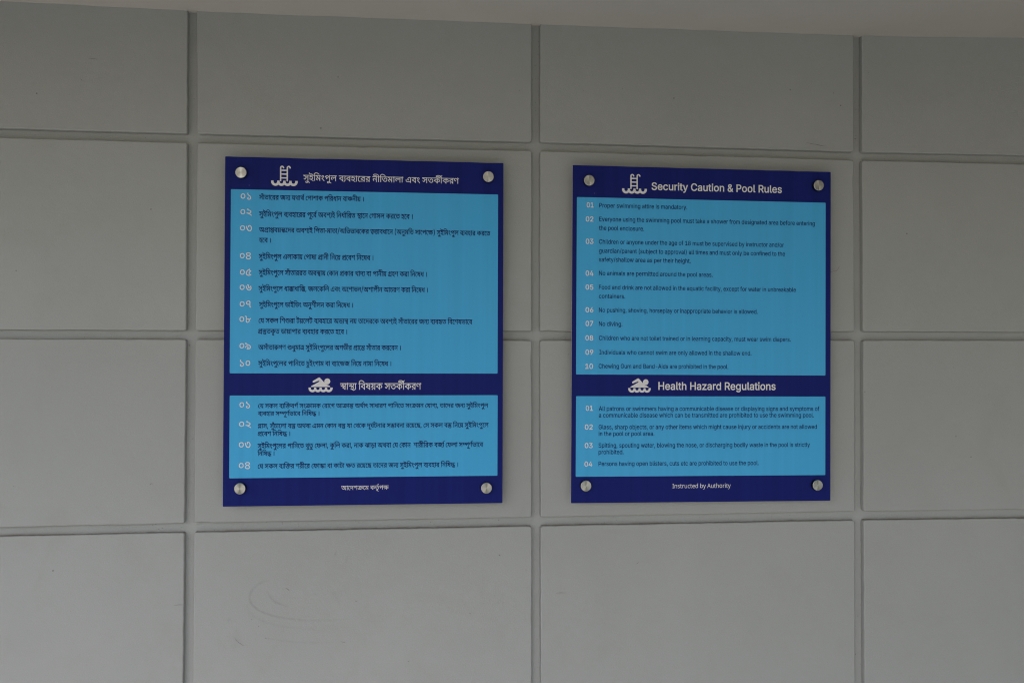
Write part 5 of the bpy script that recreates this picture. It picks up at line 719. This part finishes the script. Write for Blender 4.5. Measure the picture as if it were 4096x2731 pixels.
 ('R',1,'rule_text',0,-230.35,-44.16,10.98,12.85,'112:0 132:441 120:591 126:612 141:242 126:562 120:242 139:613 117:591 130:562 137:275 142:796 125:819 133:591 119:868 117:571 132:562 132:591 133:591 138:599 137:596 142:528 126:818 131:242 117:1145 136:561 121:377 133:851 132:600 130:591 144:275 117:831 130:561 130:276 133:275 142:600 121:818 120:583 126:881 132:242 138:859 125:328 121:591 137:852 125:527 117:592 130:561 130:276 133:275 142:600 121:1086 132:583 120:591 103:613'),
 ('R',1,'rule_text',0,-231.66,-73.94,10.94,12.84,'129:0 125:730 121:592 142:583 126:818 132:242 124:591 107:882 139:746 131:591 117:1145 132:561 120:591 123:881 117:654 132:562 120:591 106:612 111:649 126:689 120:243 137:612 117:796 136:562 121:376 134:852 136:612 133:377 125:599 126:592 118:242 126:612 138:242 121:327 120:583 126:881 132:242 138:860 125:327 121:591 134:852 133:612 133:600 130:599 103:276'),
 ('R',0,'heading',19,-100.66,-119.9,21.12,22.34,'110:0 121:743 117:583 130:562 138:275 125:327 110:860 117:743 90:562 117:552 136:562 120:376 115:881 121:643 124:583 139:614 130:591 117:275 138:562 126:327 133:242 132:600 137:591'),
 ('R',2,'rule_text',0,-230.59,-165.58,11.15,12.82,'111:0 130:690 130:275 134:544 117:613 138:561 136:327 133:377 132:599 137:591 133:797 136:599 137:645 142:528 126:818 131:243 131:876 121:875 136:584 137:376 125:796 117:592 141:561 126:562 132:242 124:591 117:882 119:830 133:571 131:600 131:876 139:876 132:591 126:591 119:242 117:572 118:561 130:612 121:276 120:851 126:613 137:242 121:528 117:583 137:561 121:528 133:852 136:599 120:645 126:613 137:242 134:528 130:612 117:275 144:562 126:562 132:242 124:591 137:882 126:527 124:243 132:613 137:591 117:796 132:562 120:590 137:881 144:528 131:562 134:876 138:612 133:328 131:599 137:876 133:797 122:599'),
 ('R',2,'rule_text',0,-230.74,-179.69,11.15,12.82,'117:0 119:830 133:571 131:600 131:876 139:876 132:591 126:591 119:242 117:572 118:561 130:612 121:276 120:851 126:613 137:242 121:528 117:583 137:561 121:528 142:852 125:818 126:591 119:242 125:572 119:860 117:571 132:561 118:860 121:612 138:852 136:327 117:376 132:562 137:591 131:527 126:876 138:243 138:327 121:327 120:583 117:881 136:561 121:377 134:851 136:613 133:376 125:600 126:591 118:242 126:612 138:243 121:327 120:583 138:881 133:327 139:868 137:591 121:528 138:852 125:327 121:591 137:852 142:528 126:818 131:242 131:876 126:876 132:242 124:591 134:882 133:612 133:600 130:599 103:276'),
 ('R',2,'rule_text',0,-231.05,-205.13,11.07,12.82,'107:0 130:746 117:275 137:562 137:528 102:528 137:537 125:528 117:591 136:561 134:377 133:881 118:599 127:613 121:242 119:583 138:571 137:327 102:528 133:537 136:600 117:645 132:561 144:591 133:831 138:599 125:328 121:591 136:583 126:645 138:242 121:327 131:583 137:876 142:797 125:818 126:591 119:242 125:572 131:860 126:876 124:242 125:613 138:591 119:596 117:571 139:562 137:591 121:528 126:852 132:242 127:591 139:242 136:591 144:377 133:830 136:600 117:645 119:561 119:572 126:571 120:242 121:612 132:583 138:591 137:327 117:797 136:561 121:377 132:851 133:591 138:600 117:595 130:562 130:275 133:276 142:599 121:819 120:583'),
 ('R',2,'rule_text',0,-230.99,-219.48,11.07,12.81,'126:0 132:242 138:860 125:327 121:591 134:852 133:612 133:599 130:600 133:544 136:600 134:645 133:612 133:600 130:599 117:544 136:562 121:376 117:583 103:562'),
 ('R',2,'rule_text',0,-231.08,-244.66,10.99,12.81,'116:0 134:642 126:612 138:242 138:327 126:327 132:243 124:590 102:614 137:537 134:528 133:612 139:600 138:591 126:327 132:242 124:591 142:882 117:818 138:562 121:327 136:583 102:376 118:537 130:613 133:275 142:600 126:818 132:242 124:591 138:882 125:327 121:591 132:852 133:591 137:599 121:528 102:583 133:537 136:600 120:645 126:612 137:242 119:528 125:572 117:591 136:561 124:377 126:613 132:242 124:591 118:882 133:612 120:600 126:612 130:242 144:276 142:830 117:819 137:561 138:528 121:327 126:852 132:242 138:859 125:328 121:591 134:851 133:613 133:599 130:600 126:544 137:242 137:796 138:528 136:327 126:377 119:242 138:571 130:328 144:275'),
 ('R',2,'rule_text',0,-231.24,-259.0,11.15,12.81,'134:0 136:612 133:377 125:599 126:592 118:242 126:612 138:242 121:328 120:583 103:612'),
 ('R',2,'rule_text',0,-231.24,-284.17,11.05,12.8,'114:0 121:639 136:583 137:376 133:528 132:600 137:590 125:797 117:591 141:562 126:562 132:242 124:591 133:881 134:600 121:612 132:583 118:860 130:612 126:275 137:243 138:527 121:328 136:583 137:376 102:528 119:537 139:571 138:592 137:327 121:796 138:583 119:327 117:840 136:562 121:376 134:852 136:612 133:377 125:599 126:591 118:243 126:612 138:242 121:327 120:583 138:881 133:327 139:868 137:592 121:528 138:851 125:327 121:592 134:851 133:612 133:600 130:600 103:275'),
 ('R',0,'heading',0,-67.59,-333.27,12.02,13.13,'159:0 151:339 154:618 155:479 153:361 156:413 146:618 155:480 148:361 147:564 145:875 157:615 158:770 156:639 155:618 149:361 152:618 153:605 150:413 155:258 157:361'),
 ('R',1,'rule_number',22,-259.68,272.91,12.83,14.62,'91:0 92:648'),
 ('R',1,'rule_number',22,-261.69,242.5,14.45,14.62,'91:0 93:648'),
 ('R',1,'rule_number',22,-261.45,194.19,14.38,14.61,'91:0 98:648'),
 ('R',1,'rule_number',22,-261.34,125.44,14.03,14.59,'91:0 99:648'),
 ('R',1,'rule_number',22,-261.49,95.42,14.63,14.59,'91:0 94:648'),
 ('R',1,'rule_number',22,-261.25,46.45,14.67,14.58,'91:0 100:648'),
 ('R',1,'rule_number',22,-261.09,16.93,14.39,14.57,'91:0 95:648'),
 ('R',1,'rule_number',22,-261.2,-14.09,14.42,14.57,'91:0 96:648'),
 ('R',1,'rule_number',22,-261.06,-44.84,14.66,14.56,'91:0 101:648'),
 ('R',1,'rule_number',22,-261.49,-75.08,14.42,14.55,'92:0 91:648'),
 ('R',2,'rule_number',22,-259.61,-165.33,13.24,14.54,'91:0 92:648'),
 ('R',2,'rule_number',22,-261.56,-205.83,14.85,14.53,'91:0 93:648'),
 ('R',2,'rule_number',22,-261.62,-245.55,14.78,14.52,'91:0 98:648'),
 ('R',2,'rule_number',22,-261.89,-285.25,14.21,14.51,'91:0 99:648'),
]


def decode(s):
    cont = []
    if not s:
        return cont
    for cs in s.split('|'):
        c, x, y = [], 0, 0
        for tk in cs.split():
            on = ',' in tk
            a, b = tk.split(',' if on else ';')
            x += int(a); y += int(b)
            c.append((x, y, on))
        ex = []
        n = len(c)
        for i in range(n):
            a, b = c[i], c[(i + 1) % n]
            ex.append(a)
            if not a[2] and not b[2]:
                ex.append(((a[0] + b[0]) / 2, (a[1] + b[1]) / 2, True))
        k = next(i for i, q in enumerate(ex) if q[2])
        ex = ex[k:] + ex[:k] + [ex[k]]
        out, i = [], 0
        while i < len(ex) - 1:
            out.append((ex[i][0], ex[i][1]))
            if ex[i + 1][2]:
                i += 1
            else:
                p0, p1, p2 = ex[i], ex[i + 1], ex[i + 2]
                for t in (0.33, 0.67):
                    out.append(tuple((1 - t) ** 2 * p0[d] + 2 * t * (1 - t) * p1[d] + t * t * p2[d] for d in (0, 1)))
                i += 2
        cl = []
        for q in out:
            if not cl or (abs(q[0] - cl[-1][0]) + abs(q[1] - cl[-1][1])) > 0.5:
                cl.append(q)
        while len(cl) > 1 and abs(cl[0][0] - cl[-1][0]) + abs(cl[0][1] - cl[-1][1]) <= 0.5:
            cl.pop()
        if len(cl) > 2:
            cont.append(cl)
    return cont

def area(p):
    return 0.5 * sum(a[0] * b[1] - b[0] * a[1] for a, b in zip(p, p[1:] + p[:1]))

def embolden(p, d):
    """TrueType outlines run clockwise, holes the other way: the left side is outside"""
    n = len(p)
    out = []
    for i in range(n):
        a, b, c = Vector(p[i - 1]), Vector(p[i]), Vector(p[(i + 1) % n])
        e1, e2 = (b - a).normalized(), (c - b).normalized()
        n1, n2 = Vector((-e1.y, e1.x)), Vector((-e2.y, e2.x))
        m = n1 + n2
        if m.length < 1e-4:
            m = n1
        m.normalize()
        k = 1 / max(0.5, m.dot(n1))
        out.append(tuple(b + m * d * k))
    return out

def winding(conts, x, y):
    w = 0
    for p in conts:
        for a, b in zip(p, p[1:] + p[:1]):
            if (a[1] <= y) != (b[1] <= y):
                if a[0] + (y - a[1]) / (b[1] - a[1]) * (b[0] - a[0]) > x:
                    w += 1 if b[1] > a[1] else -1
    return w

def fill(conts):
    """non-zero winding fill of closed, possibly overlapping outlines -> (verts2d, triangles)"""
    vs, es = [], []
    for p in conts:
        n0, n = len(vs), len(p)
        vs += [Vector(v) for v in p]
        es += [(n0 + i, n0 + (i + 1) % n) for i in range(n)]
    r = geometry.delaunay_2d_cdt(vs, es, [], 0, 1e-4, True)
    ov, of = r[0], r[2]
    T = []
    for f in of:
        cx = sum(ov[i].x for i in f) / len(f)
        cy = sum(ov[i].y for i in f) / len(f)
        if winding(conts, cx, cy):
            T.append(tuple(f))
    return [(v.x, v.y) for v in ov], T

_cache = {}
def glyph(i, bold):
    key = (i, bold)
    if key not in _cache:
        cs = decode(GLYPHS[i])
        if bold:
            cs = [embolden(c, bold) for c in cs]
        _cache[key] = fill(cs)
    return _cache[key]

# ------------------------------------------------------------------ signs
def sign_root(key, label):
    s = SIGNS[key]
    e = bpy.data.objects.new('pool_rules_sign', None)
    e.empty_display_size = 0.1
    e.location = (s['centre'][0], SIGN_Y, s['centre'][1])
    e.rotation_euler = (0, -s['angle'], 0)
    col.objects.link(e)
    e['label'] = label
    e['category'] = 'sign'
    return e

def rounded(x0, z0, x1, z1, r, n=5):
    out = []
    for cx, cz, a0 in ((x1 - r, z0 + r, -90), (x1 - r, z1 - r, 0), (x0 + r, z1 - r, 90), (x0 + r, z0 + r, 180)):
        for i in range(n + 1):
            a = math.radians(a0 + 90 * i / n)
            out.append((cx + r * math.cos(a), cz + r * math.sin(a)))
    return out

def slab(name, outline, y0, y1, mats, parent, edge_mat=1, bevel=0.0):
    """outline in (x, z), front at y0, back at y1"""
    n = len(outline)
    V = [(x, y0, z) for x, z in outline] + [(x, y1, z) for x, z in outline]
    F = [tuple(range(n)), tuple(range(2 * n - 1, n - 1, -1))]
    mi = [0, edge_mat]
    for i in range(n):
        j = (i + 1) % n
        F.append((i, n + i, n + j, j)); mi.append(edge_mat)
    return mesh(name, V, F, mats, parent, mi)

def flat(name, tris, y, mat, parent):
    vs, fs = tris
    return mesh(name, [(x, y, z) for x, z in vs], fs, mat, parent)

def lathe(name, prof, mat, parent, seg=48, loc=(0, 0, 0), rot=(0, 0, 0)):
    """profile of (radius, y) turned about the y axis, first point at the front centre"""
    V, F = [], []
    for r, y in prof:
        if r == 0:
            V.append((0, y, 0)); continue
        for i in range(seg):
            a = 2 * math.pi * i / seg
            V.append((r * math.cos(a), y, r * math.sin(a)))
    base, prev = 0, None
    idx = []
    k = 0
    for r, y in prof:
        if r == 0:
            idx.append([k]); k += 1
        else:
            idx.append(list(range(k, k + seg))); k += seg
    for a, b in zip(idx, idx[1:]):
        for i in range(seg):
            j = (i + 1) % seg
            if len(a) == 1:
                F.append((a[0], b[j], b[i]))
            elif len(b) == 1:
                F.append((a[i], a[j], b[0]))
            else:
                F.append((a[i], a[j], b[j], b[i]))
    o = mesh(name, V, F, mat, parent, smooth=True)
    o.location = loc
    o.rotation_euler = rot
    o.data.set_sharp_from_angle(angle=math.radians(24))
    return o

def waves(cxs, cy, ro, ri, top, x0, x1):
    """scalloped water line: outer arcs below, cups cut out above (y grows downwards)"""
    P = [(x0, top)]
    half = (cxs[1] - cxs[0]) / 2
    for k, cx in enumerate(cxs):
        a0 = math.pi if k == 0 else math.pi - math.acos(half / ro)
        a1 = 0.0 if k == len(cxs) - 1 else math.acos(half / ro)
        for i in range(15):
            a = a0 + (a1 - a0) * i / 14
            P.append((cx + ro * math.cos(a), cy + ro * math.sin(a)))
    P.append((x1, top))
    for cx in reversed(cxs):
        P.append((cx + ri, top))
        for i in range(13):
            a = math.pi * i / 12
            P.append((cx + ri * math.cos(a), cy + ri * math.sin(a)))
        P.append((cx - ri, top))
    cl = []
    for q in P:
        if not cl or abs(q[0] - cl[-1][0]) + abs(q[1] - cl[-1][1]) > 0.5:
            cl.append(q)
    return cl

def stroke(ps, w, cap0=False, cap1=True):
    n = len(ps)
    L, Rr = [], []
    for i in range(n):
        a, b = Vector(ps[max(0, i - 1)]), Vector(ps[min(n - 1, i + 1)])
        d = (b - a).normalized()
        nn = Vector((-d.y, d.x)) * w
        L.append(tuple(Vector(ps[i]) + nn)); Rr.append(tuple(Vector(ps[i]) - nn))
    def cap(i, j):
        c = Vector(ps[i]); d = (c - Vector(ps[j])).normalized()
        a0 = math.atan2(d.y, d.x)
        return [(c.x + w * math.cos(a0 + t), c.y + w * math.sin(a0 + t)) for t in [math.pi / 2 - math.pi * k / 8 for k in range(1, 8)]]
    out = L[:]
    if cap1: out += cap(-1, -2)
    out += Rr[::-1]
    if cap0: out += cap(0, 1)
    return out

def circle(cx, cy, r, n=40):
    return [(cx + r * math.cos(2 * math.pi * i / n), cy + r * math.sin(2 * math.pi * i / n)) for i in range(n)]

def ccw(p):
    return p if area(p) > 0 else p[::-1]

def ladder_shapes():
    S = [waves([583, 877, 1171, 1465], 1017, 211, 89, 965, 372, 1676)]
    for dx in (0, 324):
        arc = [(838, 965), (838, 318), (845, 288), (862, 265), (883, 254), (905, 250), (930, 254), (950, 268), (966, 290), (980, 320)]
        S.append(stroke([(x + dx, y) for x, y in arc], 34, True, True))
    for y in (446, 635, 826):
        S.append([(838, y - 33), (1162, y - 33), (1162, y + 33), (838, y + 33)])
    return [ccw(s) for s in S], (372, 216, 1676, 1228)

def swimmer_shapes():
    body = [(560, 875), (575, 845), (600, 822), (1000, 604), (1013, 592), (1015, 575), (1003, 559), (984, 553), (960, 558), (728, 646), (703, 652), (677, 643), (658, 618), (657, 588), (680, 560),
            (965, 388), (995, 380), (1024, 387), (1050, 406), (1257, 630), (1330, 640), (1358, 730), (1530, 813), (1562, 836), (1588, 875)]
    S = [waves([650, 935, 1220, 1503], 945, 205, 86, 905, 445, 1708), body, circle(1427, 585, 155)]
    return [ccw(s) for s in S], (445, 380, 1708, 1150)

def icon(name, shapes, box, parent, y):
    S, (x0, y0, x1, y1) = shapes
    u0, u1, vt, vb = box
    kx, ky = (u1 - u0) / (x1 - x0), (vt - vb) / (y1 - y0)
    vs, fs = fill(S)
    flat(name, ([(u0 + (x - x0) * kx, vt - (z - y0) * ky) for x, z in vs], fs), y, M_WHITE, parent)

def build_sign(key, label):
    root = sign_root(key, label)
    s = SIGNS[key]
    w, h = s['w'] / 2, s['h'] / 2
    # board outline with a hand-cut, not quite straight edge
    rnd = random.Random(ord(key))
    base = rounded(-w, -h, w, h, 0.0016, 3)
    out = []
    for a, b in zip(base, base[1:] + base[:1]):
        out.append(a)
        L = math.hypot(b[0] - a[0], b[1] - a[1])
        if L > 0.1:
            n = 24
            for i in range(1, n):
                t = i / n
                x, z = a[0] + (b[0] - a[0]) * t, a[1] + (b[1] - a[1]) * t
                if abs(b[1] - a[1]) < 1e-4 and z > 0:
                    z -= abs(rnd.gauss(0, 0.00035))
                out.append((x, z))
    slab('board', out, 0.0, 0.0036, [M_NAVY, M_EDGE], root)
    panels = []
    for k, (x0, z0, x1, z1) in enumerate(PANELS[key]):
        panels.append(flat('light_blue_panel', (rounded(x0, z0, x1, z1, 0.0018), [tuple(range(24))]), -0.0003, M_LIGHT, root))
    icon('pool_ladder_icon', ladder_shapes(), LADDER[key], root, -0.0003)
    icon('swimmer_icon', swimmer_shapes(), SWIM[key], root, -0.0003)
    for k_, pan, kind, bold, u0, v0, sx, sy, run in PRINT:
        if k_ != key:
            continue
        if bold == 0:
            bold = (14 if key == 'L' else 10) if kind == 'rule_text' else 0
        V, F = [], []
        gx = 0
        for tok in run.split():
            f = tok.split(':')
            gx += int(f[1])
            gy = int(f[2]) if len(f) > 2 else 0
            vs, fs = glyph(int(f[0]), bold)
            b = len(V)
            for x, y in vs:
                V.append((u0 / 1000 + (gx + x) * sx * 1e-6, v0 / 1000 + (gy + y) * sy * 1e-6))
            F += [tuple(b + i for i in t) for t in fs]
        par = root if pan == 0 else panels[pan - 1]
        yy = -0.0003 if pan == 0 else -0.0006
        flat(kind, (V, F), yy, M_INK if kind == 'rule_text' else M_WHITE, par)
    for bx, bz in BOLTS[key]:
        tilt = (rnd.uniform(-.035, .035), rnd.uniform(0, 6.28), rnd.uniform(-.035, .035))
        cap = lathe('standoff_cap', [(0, -0.0100), (0.0040, -0.01002), (0.0108, -0.0100), (0.0114, -0.0097), (0.0118, -0.0091), (0.0120, -0.0086), (0.0120, -0.0006), (0.0108, -0.0002)],
                    M_STEEL, root, 64, (bx, 0, bz), tilt)
        cap.data.materials.append(M_CAPSIDE)
        cap.data.polygons.foreach_set('material_index', [1 if k >= 64 * 5 else 0 for k in range(len(cap.data.polygons))])
        lathe('standoff_barrel', [(0.0095, 0.0037), (0.0095, 0.0240)], M_DARKSTEEL, root, 32, (bx, 0, bz))
    return root

build_sign('L', 'navy and light blue sign with pool rules in Bengali script, nearer the left edge')
build_sign('R', 'navy and light blue sign headed Security Caution & Pool Rules in English')
